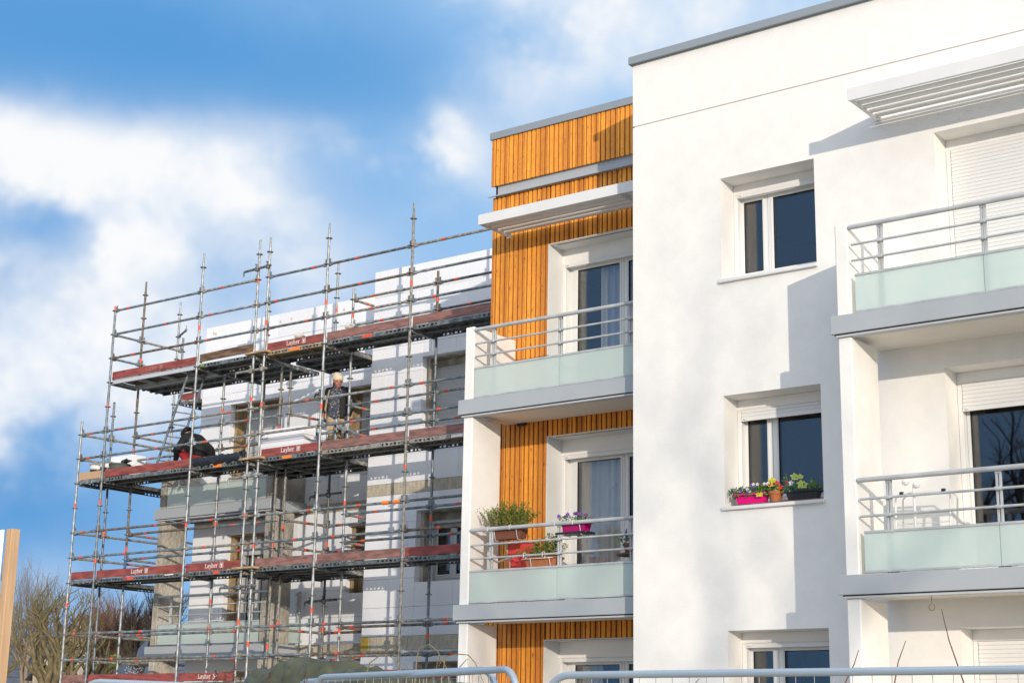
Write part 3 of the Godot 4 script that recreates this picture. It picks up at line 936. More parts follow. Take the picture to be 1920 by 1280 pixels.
func standard(s: Node3D, x: float, z: float, top: float, m: Material, spigot := true, y0 := 0.0, bands: Array = [], lean := 0.0) -> void:
	var b := MB.new()
	b.tube(v3(0, y0 - 0.02, 0), v3(0, top, 0), 0.0242, -1.0, 12)
	if spigot:
		b.tube(v3(0, top, 0), v3(0, top + 0.24, 0), 0.019, -1.0, 10)
		b.tube(v3(0, top - 0.03, 0), v3(0, top + 0.01, 0), 0.027, -1.0, 12)
	# joints between the lengths of tube
	for y in [4.2, 6.2, 8.2]:
		if y < top - 0.3 and y > y0 + 0.3:
			b.tube(v3(0, y - 0.09, 0), v3(0, y + 0.09, 0), 0.0268, -1.0, 12)
	var o := put(s, "standard", b, m, v3(x, 0, z))
	var y := ceilf((y0 + 0.1) * 2.0) / 2.0
	while y <= top + 0.02:
		if y >= 2.4:
			put(o, "rosette", rosette_mesh(), M.galvanised_dark, v3(x, y, z))
		y += 0.5
	for by in bands:
		put(o, "colour_band", MB.new().tube(v3(0, -0.045, 0), v3(0, 0.045, 0), 0.0262, -1.0, 12), M.band_red, v3(x, by, z))


func ledger(s: Node3D, a: Vector3, e: Vector3, m: Material, bands: Array = [], called := "ledger") -> void:
	# a horizontal tube between two rosettes, with a wedge head at each end
	var d := (e - a).normalized()
	var b := MB.new()
	b.tube(a + d * 0.09, e - d * 0.09, 0.0242, -1.0, 12, false)
	for k in 2:
		var p := a + d * 0.075 if k == 0 else e - d * 0.075
		var t := Transform3D(Basis(Vector3.UP, atan2(d.x, d.z)), p)
		b.obox(t, v3(0.042, 0.072, 0.085), 0.012)
		b.obox(Transform3D(t.basis, p + v3(0, 0.03, 0) - d * (0.022 if k == 0 else -0.022)), v3(0.007, 0.15, 0.034))
	var o := put(s, called, b, m)
	for t in bands:
		var c := a.lerp(e, t)
		put(o, "colour_band", MB.new().tube(c - d * 0.038, c + d * 0.038, 0.0262, -1.0, 12), M.band_red)


func slotted(b: MB, x0: float, x1: float, ya: float, yb: float, z: float, face_z: float, holes: Array) -> void:
	# an upright strip of sheet along x with round and long holes [centre, half width, half height]
	var nz := v3(0, 0, face_z)
	var x := x0
	var ym := (ya + yb) / 2.0
	for h in holes:
		for k in 2:
			var lo := ya if k == 0 else ym
			var hi := ym if k == 0 else yb
			b.quadn([v3(x, lo, z), v3(h[0] - h[1], lo, z), v3(h[0] - h[1], hi, z), v3(x, hi, z)], [nz, nz, nz, nz])
		var n := 6
		for i in n:
			var p := []
			for t in [float(i) / n, float(i + 1) / n]:
				var q: float = -cos(t * PI)
				var yy: float = h[2] * pow(sin(t * PI), 0.55)
				p.append(v3(h[0] + q * h[1], yy, 0))
			b.quadn([v3(p[0].x, ya, z), v3(p[1].x, ya, z), v3(p[1].x, ym - p[1].y, z), v3(p[0].x, ym - p[0].y, z)], [nz, nz, nz, nz])
			b.quadn([v3(p[0].x, ym + p[0].y, z), v3(p[1].x, ym + p[1].y, z), v3(p[1].x, yb, z), v3(p[0].x, yb, z)], [nz, nz, nz, nz])
		x = h[0] + h[1]
	for k in 2:
		var lo := ya if k == 0 else ym
		var hi := ym if k == 0 else yb
		b.quadn([v3(x, lo, z), v3(x1, lo, z), v3(x1, hi, z), v3(x, hi, z)], [nz, nz, nz, nz])


func plank_mesh(l: float, style: int) -> ArrayMesh:
	# a steel deck plank of length l along x, 0.32 wide along z, its top at y = 0.055
	var key := "plank %.3f %d" % [l, style]
	if mesh_cache.has(key):
		return mesh_cache[key]
	var b := MB.new()
	var holes := []
	if style == 0:
		for k in 5:
			holes.append([0.16 + k * 0.092, 0.031 if k % 2 == 1 else 0.018, 0.0185])
		for k in range(4, -1, -1):
			holes.append([l - 0.16 - k * 0.092, 0.031 if k % 2 == 1 else 0.018, 0.0185])
	else:
		var x := 0.15
		while x < l - 0.12:
			holes.append([x, 0.026, 0.014])
			x += 0.088
	for z in [-0.16, 0.16]:
		var sgn := signf(z)
		slotted(b, 0.0, l, -0.012, 0.05, z, sgn, holes)
		slotted(b, 0.0, l, -0.012, 0.05, z - 0.003 * sgn, -sgn, holes)
		b.box(v3(0, -0.016, minf(z, z - 0.03 * sgn)), v3(l, -0.012, maxf(z, z - 0.03 * sgn)))
	b.box(v3(0, 0.05, -0.16), v3(l, 0.055, 0.16))
	for z in [-0.07, 0.0, 0.07]:
		b.box(v3(0.03, 0.028, z - 0.014), v3(l - 0.03, 0.05, z + 0.014))
	var k := 0.35
	while k < l - 0.2:
		b.box(v3(k, 0.016, -0.155), v3(k + 0.03, 0.05, 0.155))
		k += 0.55
	for x in [0.0, l]:
		b.box(v3(x - 0.03 if x > 0 else 0.0, -0.01, -0.15), v3(x if x > 0 else 0.03, 0.05, 0.15))
		for z in [-0.1, 0.1]:
			b.box(v3(x - 0.03, -0.03, z - 0.02), v3(x + 0.03, 0.03, z + 0.02), 0.006)
	mesh_cache[key] = b.mesh()
	return mesh_cache[key]


func deck(s: Node3D, x0: float, x1: float, z0: float, y: float, n: int, mats: Array, style := 0) -> void:
	# n planks side by side, going back from z0
	for k in n:
		put(s, "deck_plank", plank_mesh(x1 - x0 - 0.06, style if k == 0 else 0), mats[k % mats.size()], v3(x0 + 0.03, y, z0 - 0.175 - k * 0.345))


func cross_deck(s: Node3D, x0: float, z0: float, z1: float, y: float, n: int, m: Material) -> void:
	# planks that run away from the facade line, for the end bay
	for k in n:
		var o := put(s, "deck_plank", plank_mesh(z0 - z1 - 0.06, 0), m, v3(x0 + 0.175 + k * 0.345, y, z0 - 0.03))
		o.rotation.y = PI / 2


func transom(s: Node3D, x: float, z0: float, z1: float, y: float, m: Material) -> void:
	var b := MB.new()
	b.box(v3(x - 0.026, y - 0.045, z1 + 0.05), v3(x - 0.020, y + 0.012, z0 - 0.05))
	b.box(v3(x + 0.020, y - 0.045, z1 + 0.05), v3(x + 0.026, y + 0.012, z0 - 0.05))
	b.box(v3(x - 0.026, y - 0.05, z1 + 0.05), v3(x + 0.026, y - 0.045, z0 - 0.05))
	for z in [z0 - 0.07, z1 + 0.07]:
		b.box(v3(x - 0.025, y - 0.05, z - 0.035), v3(x + 0.025, y + 0.03, z + 0.035), 0.012)
	put(s, "transom", b, m)


func toe_board(s: Node3D, x0: float, x1: float, y: float, m: Material, text := 0, z := FRONT_Z - 0.045, warp := 0.0) -> void:
	var b := MB.new()
	var n := 8
	var pts := []
	for k in n + 1:
		var t := float(k) / n
		pts.append([lerpf(x0, x1, t), y + warp * sin(t * PI) * 0.5 + warp * t * t])
	for k in n:
		var p: Array = pts[k]
		var q: Array = pts[k + 1]
		var h := 0.148
		b.quad(v3(p[0], p[1], z + 0.016), v3(q[0], q[1], z + 0.016), v3(q[0], q[1] + h, z + 0.016), v3(p[0], p[1] + h, z + 0.016))
		b.quad(v3(q[0], q[1], z - 0.016), v3(p[0], p[1], z - 0.016), v3(p[0], p[1] + h, z - 0.016), v3(q[0], q[1] + h, z - 0.016))
		b.quad(v3(p[0], p[1] + h, z + 0.016), v3(q[0], q[1] + h, z + 0.016), v3(q[0], q[1] + h, z - 0.016), v3(p[0], p[1] + h, z - 0.016))
		b.quad(v3(p[0], p[1], z - 0.016), v3(q[0], q[1], z - 0.016), v3(q[0], q[1], z + 0.016), v3(p[0], p[1], z + 0.016))
	for e in [0, n]:
		var p: Array = pts[e]
		b.box(v3(p[0] - 0.004, p[1] - 0.001, z - 0.018), v3(p[0] + 0.004, p[1] + 0.149, z + 0.018))
		b.box(v3(p[0] - 0.03 if e else p[0] - 0.005, p[1] - 0.02, z - 0.021), v3(p[0] + 0.005 if e else p[0] + 0.03, p[1] + 0.03, z + 0.021))
	var o := put(s, "toe_board", b, m)
	if text > 0:
		letters(o, lerpf(x0, x1, 0.5), y + 0.045, z + 0.0165, M.lettering if text == 1 else M.lettering_worn)


func letters(board: Node3D, x: float, y: float, z: float, m: Material) -> void:
	var t := TextMesh.new()
	t.text = "Layher"
	var f := SystemFont.new()
	f.font_names = PackedStringArray(["Droid Serif"])
	f.font_weight = 400
	t.font = f
	t.font_size = 64
	t.pixel_size = 0.00148
	t.depth = 0.002
	t.curve_step = 4.0
	var o := put(board, "lettering", t, m, v3(x - 0.06, y + 0.034, z))
	o.scale = v3(1.05, 1.12, 1.0)
	# the square mark after the word: a frame with a small climbing figure
	var b := MB.new()
	var cx := x + 0.215
	var cy := y + 0.034
	b.wall(cx - 0.043, cx + 0.043, cy - 0.045, cy + 0.045, z + 0.001, z - 0.001, [[cx - 0.037, cx + 0.037, cy - 0.039, cy + 0.039]])
	for q in [[0.0, -0.012, 0.014, 0.042, 0.0], [0.0, 0.018, 0.018, 0.018, 0.0], [-0.018, 0.008, 0.009, 0.044, 0.5], [0.018, 0.008, 0.009, 0.044, -0.5], [-0.012, -0.028, 0.009, 0.03, -0.4], [0.012, -0.028, 0.009, 0.03, 0.4], [0.0, -0.034, 0.06, 0.006, 0.0]]:
		b.obox(Transform3D(Basis(Vector3.BACK, q[4]), v3(cx + q[0], cy + q[1], z)), v3(q[2], q[3], 0.002))
	put(board, "square_mark", b, m)


func coupler_tube(s: Node3D, x0: float, x1: float, y: float, z: float, at: Array, m: Material, tilt := 0.0) -> void:
	# a short loose tube fixed to standards with swivel couplers, hooked at its free end
	var d := v3(cos(tilt), sin(tilt), 0)
	var a := v3(x0, y, z)
	var e := a + d * (x1 - x0)
	var b := MB.new().tube(a, e, 0.0242, -1.0, 12)
	for x in at:
		var c: Vector3 = a + d * (x - x0)
		b.box(c + v3(-0.045, -0.045, -0.05), c + v3(0.045, 0.045, 0.02), 0.015)
		b.tube(c + v3(0.02, 0, 0.0), c + v3(0.02, 0.085, 0.03), 0.012)
		b.box(c + v3(0.0, 0.06, 0.015), c + v3(0.04, 0.085, 0.05), 0.006)
	b.sweep([a, a + v3(-0.02, -0.02, 0), a + v3(-0.015, -0.09, 0)], [0.02, 0.018, 0.012], 6)
	put(s, "coupler_tube", b, m)


func sticker(s: Node, x0: float, x1: float, y0: float, y1: float, z: float, m: Material) -> void:
	put(s, "sticker", MB.new().box(v3(x0, y0, z), v3(x1, y1, z + 0.002)), m)


func build_scaffold_left() -> void:
	var s := thing("tube_scaffold", v3(-13.5, 0, -4.4), "left steel tube scaffold with red toe boards, around the end of the insulated house", "scaffold", "steel tube scaffolds before the insulated house")
	var g: Material = M.galvanised
	var gd: Material = M.galvanised_blue
	var xs := [-15.13, -12.555, -10.995]
	standard(s, -15.9, FRONT_Z, 7.78, g, false, 0.0, [6.05, 4.08, 2.2])
	standard(s, -15.13, FRONT_Z, 10.07, gd, false, 0.0, [10.05, 8.02, 6.07, 4.9])
	standard(s, -12.555, FRONT_Z, 10.55, g, true, 0.0, [9.28, 5.45])
	standard(s, -10.995, FRONT_Z, 10.55, g, true, 0.0, [9.98, 7.68, 5.52, 3.6])
	standard(s, -15.83, INNER_Z, 8.3, M.galvanised_blue, false, 0.0, [5.55, 3.55])
	standard(s, -15.1, INNER_Z, 10.55, M.rusty_tube, true, 6.6, [9.1, 7.2])
	standard(s, -15.1, INNER_Z, 6.45, M.rusty_tube, false, 4.95, [5.2])
	standard(s, -15.1, INNER_Z, 5.1, M.galvanised, false, 0.0, [3.55])
	standard(s, -12.54, INNER_Z, 8.45, g, false, 0.0, [7.75, 5.55, 4.08])
	standard(s, -10.96, INNER_Z, 8.45, M.cement_tube, false, 0.0, [7.25, 5.05, 3.2])
	standard(s, -15.7, -6.24, 10.55, g, true, 6.5, [])
	standard(s, -15.05, -5.82, 9.8, M.galvanised_blue, false, 8.5, [])
	standard(s, -12.49, BACK_Z, 10.2, g, true, 6.2, [9.6, 8.0])
	put(s, "blue_sleeve", MB.new().tube(v3(-15.1, 4.62, INNER_Z), v3(-15.1, 5.05, INNER_Z), 0.0268, -1.0, 12), M.blue_tube)
	# front guard rails
	var tones := [gd, M.cement_tube, gd, g, M.rusty_tube, gd]
	var k := 0
	for y in [10.0, 9.5, 9.0, 7.5, 7.0, 5.5, 5.0, 3.5, 3.0]:
		for b in 2:
			ledger(s, v3(xs[b], y, FRONT_Z), v3(xs[b + 1], y, FRONT_Z), tones[k % 6], [rng.randf_range(0.1, 0.9)])
			k += 1
		if y < 8.0:
			ledger(s, v3(-15.9, y, FRONT_Z), v3(-15.13, y, FRONT_Z), tones[k % 6], [0.4])
	# inner guard rails
	for y in [9.0, 7.5, 7.0, 5.5, 5.0, 3.5, 3.0]:
		if y > 8.0:
			ledger(s, v3(-15.05, y, -5.5), v3(-12.54, y, -5.5), gd, [])
			continue
		ledger(s, v3(-15.1, y, INNER_Z), v3(-12.54, y, INNER_Z), tones[(k + 2) % 6], [0.22])
		ledger(s, v3(-12.54, y, INNER_Z), v3(-10.96, y, INNER_Z), tones[(k + 3) % 6], [0.3, 0.72] if y == 5.5 else [0.45])
		k += 1
	# rails of the end, going back along the house
	for y in [9.5, 9.0]:
		ledger(s, v3(-15.13, y, FRONT_Z), v3(-15.1, y, INNER_Z), gd)
		ledger(s, v3(-15.1, y, INNER_Z), v3(-15.05, y, -5.82), M.cement_tube)
		ledger(s, v3(-15.7, y + 0.5 if y == 9.5 else y, -6.24), v3(-15.05, y + 0.5 if y == 9.5 else y, -5.9), gd)
	for y in [7.5, 7.0, 5.5, 5.0, 3.5, 3.0]:
		ledger(s, v3(-15.9, y, FRONT_Z), v3(-15.83, y, INNER_Z), M.cement_tube, [])
		ledger(s, v3(-15.83, y, INNER_Z), v3(-15.7, y, -6.9), M.cement_tube, [0.3] if y in [7.0, 5.0] else [])
		ledger(s, v3(-15.1, y, INNER_Z), v3(-15.05, y, -6.9), M.cement_tube, [0.25] if y in [3.5, 5.5] else [])
	# decks
	var steel := [M.deck_steel, M.galvanised_dark]
	deck(s, xs[1], xs[2], FRONT_Z - 0.02, 8.5, 2, steel)
	deck(s, -15.1, -12.52, INNER_Z - 0.04, 8.5, 2, [M.galvanised_dark, M.deck_steel])
	deck(s, -12.52, -10.98, INNER_Z - 0.04, 8.5, 3, [M.galvanised_dark, M.deck_steel])
	for y in [6.5, 4.5, 2.5]:
		deck(s, xs[0], xs[1], FRONT_Z - 0.02, y, 2, steel, 1 if y == 4.5 else 0)
		deck(s, xs[1], xs[2], FRONT_Z - 0.02, y, 2, steel)
		cross_deck(s, -15.88, FRONT_Z + 0.0, -6.35, y, 2, M.deck_steel)
		bx(s, "edge_strip", v3(-15.87, y - 0.01, FRONT_Z - 0.03), v3(-15.17, y + 0.05, FRONT_Z - 0.015), M.galvanised_blue)
	# the plywood deck of the upper left bay
	var fr := MB.new()
	fr.box(v3(-15.07, 8.47, -4.125), v3(-12.6, 8.545, -4.08)).box(v3(-15.07, 8.47, -4.70), v3(-12.6, 8.545, -4.655))
	for x in [-15.05, -14.4, -13.75, -13.1, -12.64]:
		fr.box(v3(x - 0.02, 8.48, -4.655), v3(x + 0.02, 8.53, -4.125))
	var pd := put(s, "plywood_deck", fr, M.light_grey_metal)
	put(pd, "plywood_panel", MB.new().box(v3(-15.06, 8.545, -4.70), v3(-12.61, 8.557, -4.08)), M.plywood)
	# far deck round the corner
	cross_deck(s, -15.62, -6.28, -8.3, 8.5, 2, M.galvanised_dark)
	toe_board(s, -15.6, -14.95, 8.57, M.toe_red, 0, -6.3)
	for x in [-15.115, -12.55, -10.98]:
		for y in [8.5, 6.5, 4.5, 2.5]:
			transom(s, x, FRONT_Z, INNER_Z, y, M.cement_tube if rng.randf() < 0.4 else M.galvanised_dark)
	for y in [6.5, 4.5]:
		transom(s, -15.865, FRONT_Z, INNER_Z, y, M.galvanised_dark)
	for x in [-12.49]:
		transom(s, x, INNER_Z, BACK_Z, 8.5, M.galvanised_dark)
	# toe boards
	toe_board(s, -15.09, -12.60, 8.57, M.toe_red, 2)
	toe_board(s, -12.51, -11.03, 8.60, M.toe_brown, 0, FRONT_Z - 0.045, 0.02)
	toe_board(s, -15.87, -15.17, 6.57, M.raw_wood)
	toe_board(s, -15.09, -12.60, 6.57, M.toe_red)
	toe_board(s, -12.51, -11.03, 6.57, M.toe_faded)
	toe_board(s, -15.87, -15.17, 4.57, M.toe_red)
	toe_board(s, -15.09, -12.60, 4.57, M.toe_red, 1)
	toe_board(s, -12.51, -11.03, 4.57, M.toe_red, 1)
	toe_board(s, -15.87, -15.17, 2.57, M.toe_faded)
	toe_board(s, -15.09, -12.60, 2.57, M.toe_red)
	toe_board(s, -12.51, -11.03, 2.57, M.toe_red, 1)
	sticker(s, -14.33, -14.18, 4.495, 4.545, FRONT_Z - 0.033, M.toe_red)
	sticker(s, -14.18, -13.98, 4.495, 4.545, FRONT_Z - 0.033, M.band_red)
	sticker(s, -13.1, -12.85, 4.53, 4.55, FRONT_Z - 0.032, M.lettering)
	sticker(s, -11.95, -11.72, 6.49, 6.545, FRONT_Z - 0.033, M.band_orange)
	sticker(s, -11.77, -11.62, 4.495, 4.545, FRONT_Z - 0.033, M.band_red)
	sticker(s, -12.48, -12.38, 8.505, 8.55, FRONT_Z - 0.033, M.bright_leaf)
	# ladder through the deck
	var st := [[v3(-13.02, 8.56, -4.28), v3(-13.86, 6.60, -4.28)], [v3(-12.92, 8.56, -4.62), v3(-13.76, 6.60, -4.62)]]
	var lad := put(s, "ladder", MB.new().tube(st[0][0], st[0][1], 0.024).tube(st[1][0], st[1][1], 0.024), M.galvanised_blue)
	for i in 8:
		var t := 0.06 + i * 0.118
		put(lad, "rung", MB.new().tube(st[0][0].lerp(st[0][1], t), st[1][0].lerp(st[1][1], t), 0.014), M.cement_tube)
	# loose tubes that tie the two scaffolds together
	coupler_tube(s, -11.32, -10.62, 10.19, FRONT_Z + 0.055, [-11.0, -10.71], M.galvanised_dark, 0.03)
	coupler_tube(s, -11.38, -10.58, 8.22, FRONT_Z + 0.055, [-11.0, -10.71], M.cement_tube)
	coupler_tube(s, -11.40, -10.55, 6.22, FRONT_Z + 0.055, [-11.0, -10.71], M.galvanised, 0.02)
	coupler_tube(s, -11.45, -10.55, 4.22, FRONT_Z + 0.055, [-11.0, -10.71], M.galvanised_dark)
	for y in [6.5, 4.5, 8.5]:
		put(s, "gap_board", MB.new().box(v3(-11.16, y + 0.035, -4.62), v3(-10.58, y + 0.075, FRONT_Z + 0.09), 0.006), M.pale_wood)
	for y in [9.5, 9.0, 7.5, 7.0, 5.5, 5.0, 3.5, 3.0]:
		put(s, "link_tube", MB.new().tube(v3(-11.12, y + 0.012, FRONT_Z - 0.05), v3(-10.55, y + 0.012, FRONT_Z - 0.05), 0.0242).box(v3(-11.03, y - 0.04, FRONT_Z - 0.06), v3(-10.95, y + 0.06, FRONT_Z + 0.01), 0.012).box(v3(-10.76, y - 0.04, FRONT_Z - 0.06), v3(-10.68, y + 0.06, FRONT_Z + 0.01), 0.012), M.cement_tube)


func build_scaffold_right() -> void:
	var s := thing("tube_scaffold", v3(-8, 0, -4.4), "right steel tube scaffold with faded toe boards, ending behind the timber clad bay", "scaffold", "steel tube scaffolds before the insulated house")
	var g: Material = M.galvanised
	var gd: Material = M.galvanised_blue
	var xs := [-10.715, -9.19, -7.16, -5.09]
	var fb := [[9.12, 7.55, 4.95, 3.2], [9.28, 7.35, 3.75], [9.32, 6.1], []]
	for i in 4:
		standard(s, xs[i], FRONT_Z, 10.55, [g, g, M.cement_tube, g][i], true, 0.0, fb[i])
	var ib := [[7.6, 5.35, 3.6], [9.2, 5.7, 3.45], [7.0, 5.3, 3.3], []]
	var itops := [8.45, 9.75, 9.75, 9.75]
	for i in 4:
		standard(s, xs[i], INNER_Z, 8.45, [M.cement_tube, g, M.galvanised_blue, g][i], false, 0.0, [ib[i][1], ib[i][2]] if i < 3 else [])
		if i > 0:
			standard(s, xs[i], INNER_Z, 9.72, M.rusty_tube if i == 2 else g, false, 8.45, [9.2])
	standard(s, -10.58, BACK_Z, 8.45, M.galvanised_dark, false, 0.0, [5.15, 3.55])
	standard(s, -10.62, BACK_Z - 0.02, 10.5, g, true, 8.5, [9.75])
	var tones := [gd, M.cement_tube, gd, g, M.galvanised_dark, gd, M.rusty_tube]
	var k := 0
	for y in [10.0, 9.5, 9.0, 7.5, 7.0, 5.5, 5.0, 3.5, 3.0]:
		for b in 3:
			ledger(s, v3(xs[b], y, FRONT_Z), v3(xs[b + 1], y, FRONT_Z), tones[(k * 3 + b) % 7], [rng.randf_range(0.1, 0.9)] if rng.randf() < 0.75 else [])
			k += 1
	for y in [9.5, 9.0, 7.5, 7.0, 5.5, 5.0, 3.5, 3.0]:
		for b in [1, 2]:
			ledger(s, v3(xs[b], y, INNER_Z), v3(xs[b + 1], y, INNER_Z), tones[(k + 2 * b) % 7], [rng.randf_range(0.12, 0.4)])
			k += 1
		# stub rails back to the wall where the recess ends
		ledger(s, v3(xs[1], y, INNER_Z), v3(xs[1] + 0.02, y, BACK_Z + 0.3), M.cement_tube, [0.5] if k % 2 else [])
		if y < 8.0:
			ledger(s, v3(-10.715, y, INNER_Z), v3(-10.58, y, BACK_Z), M.cement_tube, [0.5] if k % 2 else [])
			ledger(s, v3(-10.58, y, BACK_Z), v3(-9.25, y, BACK_Z), tones[k % 7], [0.25] if k % 2 else [])
		elif y == 9.0:
			ledger(s, v3(-12.49, y, BACK_Z), v3(-10.62, y, BACK_Z), gd, [0.35])
			ledger(s, v3(-10.62, y, BACK_Z), v3(-9.2, y, BACK_Z), M.galvanised_dark, [])
	var steel := [M.deck_steel, M.galvanised_dark]
	for y in [8.5, 6.5, 4.5, 2.5]:
		for b in 3:
			var m := steel
			if y == 8.5 and b == 0:
				m = [M.deck_rust, M.galvanised_dark]
			elif y == 6.5 and b > 0:
				m = [M.cement_tube, M.galvanised_dark]
			deck(s, xs[b], xs[b + 1], FRONT_Z - 0.02, y, 2, m, 1 if y == 8.5 and b == 0 else 0)
		deck(s, -10.62, -9.16, INNER_Z - 0.04, y, 3, [M.galvanised_dark, M.deck_steel])
		if y > 3.0 and y < 8.0:
			deck(s, -11.65, -10.66, INNER_Z - 0.04, y, 3, [M.galvanised_dark, M.deck_steel])
		for b in 4:
			transom(s, xs[b], FRONT_Z, INNER_Z, y, M.cement_tube if (b + int(y)) % 3 == 0 else M.galvanised_dark)
		transom(s, -10.62, INNER_Z, BACK_Z, y, M.galvanised_dark)
		transom(s, -9.17, INNER_Z, BACK_Z + 0.35, y, M.cement_tube)
		coupler_tube(s, -11.0, -10.2, y - 0.42, BACK_Z + 0.06, [-10.88, -10.55], M.galvanised_dark, 0.03)
	toe_board(s, xs[0] + 0.04, xs[1] - 0.04, 8.57, M.toe_red, 1)
	toe_board(s, xs[1] + 0.04, xs[2] - 0.03, 8.57, M.toe_faded)
	toe_board(s, xs[2] + 0.04, xs[3] - 0.03, 8.57, M.toe_faded)
	toe_board(s, xs[0] + 0.04, xs[1] - 0.04, 6.57, M.toe_red, 1)
	toe_board(s, xs[1] + 0.04, xs[2] - 0.03, 6.57, M.toe_faded)
	toe_board(s, xs[2] + 0.04, xs[3] - 0.03, 6.57, M.toe_faded)
	toe_board(s, xs[0] + 0.04, xs[1] - 0.04, 4.57, M.toe_faded)
	toe_board(s, xs[1] + 0.04, xs[2] - 0.03, 4.57, M.toe_faded)
	toe_board(s, xs[2] + 0.04, xs[3] - 0.03, 4.57, M.toe_red)
	toe_board(s, xs[0] + 0.04, xs[1] - 0.04, 2.57, M.toe_faded)
	toe_board(s, xs[1] + 0.04, xs[2] - 0.03, 2.57, M.toe_red)
	toe_board(s, xs[2] + 0.04, xs[3] - 0.03, 2.57, M.toe_red)
	sticker(s, -10.1, -9.83, 8.495, 8.545, FRONT_Z - 0.033, M.band_orange)
	sticker(s, -8.3, -8.06, 8.495, 8.545, FRONT_Z - 0.033, M.band_red)
	sticker(s, -10.15, -9.9, 6.495, 6.545, FRONT_Z - 0.033, M.band_orange)
	sticker(s, -6.2, -5.95, 6.495, 6.54, FRONT_Z - 0.033, M.lettering)
	sticker(s, -6.2, -5.95, 6.488, 6.497, FRONT_Z - 0.032, M.band_red)
	sticker(s, -5.95, -5.8, 4.495, 4.545, FRONT_Z - 0.033, M.band_red)
	for e in [[-10.55, 9.0, -0.06], [-9.25, 9.0, 0.0]]:
		put(s, "film_wrap", MB.new().sweep([v3(e[0] - 0.12, e[1], INNER_Z), v3(e[0] - 0.05, e[1] + 0.01, INNER_Z), v3(e[0] + 0.05, e[1] - 0.02, INNER_Z), v3(e[0] + 0.14, e[1], INNER_Z)], [0.026, 0.07, 0.06, 0.026], 7), M.clear_film)
	for x in [-7.55, -7.3]:
		put(s, "orange_sleeve", MB.new().tube(v3(x - 0.09, 5.5, FRONT_Z), v3(x + 0.06, 5.5, FRONT_Z), 0.034, -1.0, 10), M.band_orange)


# ---------------------------------------------------------------- trees and plants
func grow(limbs: MB, twigs: MB, p: Vector3, d: Vector3, l: float, r: float, depth: int, o: Dictionary) -> void:
	# one branch as a bent tube; splits into more until it is a twig
	var pts := [p]
	var rad := [r]
	var n := 4 if depth < 2 else 3
	var q := p
	var dd := d
	var taper: float = o.get("taper", 0.62)
	for k in n:
		dd = (dd + v3(rng.randf_range(-1, 1), rng.randf_range(-0.6, 1) * 0.8 + o.up, rng.randf_range(-1, 1)) * float(o.wiggle)).normalized()
		q = q + dd * (l / n)
		pts.append(q)
		rad.append(lerpf(r, r * taper, float(k + 1) / n))
	var twig := r < float(o.twig)
	(twigs if twig else limbs).sweep(pts, rad, 3 if twig else (7 if depth < 2 else 5))
	if depth >= int(o.depth):
		return
	var kids := rng.randi_range(o.kids[0], o.kids[1])
	for k in kids:
		var t := rng.randf_range(0.45, 1.0) if k > 0 else 1.0
		var at: Vector3 = (pts[0] as Vector3).lerp(pts[n], t) if t < 1.0 else pts[n]
		if t < 1.0:
			var i := int(t * n)
			at = (pts[i] as Vector3).lerp(pts[mini(i + 1, n)], t * n - i)
		var ax := v3(rng.randf_range(-1, 1), rng.randf_range(-0.3, 0.7), rng.randf_range(-1, 1)).normalized()
		var nd := (dd + ax * float(o.spread) * rng.randf_range(0.6, 1.2)).normalized()
		grow(limbs, twigs, at, nd, l * rng.randf_range(0.55, 0.85), r * taper * rng.randf_range(0.55, 0.9), depth + 1, o)


func bare_tree(at: Vector3, label: String, trunk_h: float, trunk_r: float, first: int, l: float, o: Dictionary, mats: Array, group := "") -> void:
	var t := thing(o.get("name", "bare_tree"), at, label, "tree", group)
	var tr := MB.new()
	var pts := []
	var rad := []
	for k in 6:
		var f := k / 5.0
		pts.append(at + v3(rng.randf_range(-0.06, 0.06) * trunk_h * 0.2, trunk_h * f - 0.1, rng.randf_range(-0.06, 0.06) * trunk_h * 0.2))
		rad.append(trunk_r * lerpf(1.25, 0.85, f) * rng.randf_range(0.95, 1.05))
	tr.sweep(pts, rad, 10)
	put(t, "trunk", tr, mats[0])
	var twigs := MB.new()
	for k in first:
		var a := TAU * k / first + rng.randf_range(-0.4, 0.4)
		var lean: float = o.lean * rng.randf_range(0.6, 1.2)
		var limbs := MB.new()
		grow(limbs, twigs, (pts[5] as Vector3) - v3(0, rng.randf_range(0.0, 0.25) * trunk_h * 0.4, 0), v3(cos(a) * lean, 1.0, sin(a) * lean).normalized(), l * rng.randf_range(0.8, 1.2), trunk_r * 0.55, 0, o)
		if limbs.v.size() > 0:
			put(t, "limb", limbs, mats[0])
	var tw := put(t, "twigs", twigs, mats[1])
	tw.set_meta("kind", "stuff")


func leaf_cluster(b: MB, p: Vector3, size: float, r: RandomNumberGenerator, count := 1) -> void:
	for k in count:
		var d := v3(r.randf_range(-1, 1), r.randf_range(-0.4, 1), r.randf_range(-1, 1)).normalized()
		var s := d.cross(v3(r.randf_range(-1, 1), r.randf_range(-1, 1), r.randf_range(-1, 1))).normalized() * size * 0.32
		var tip := p + d * size
		var mid := p + d * size * 0.5
		b.face(p, mid + s, tip)
		b.face(p, tip, mid - s)


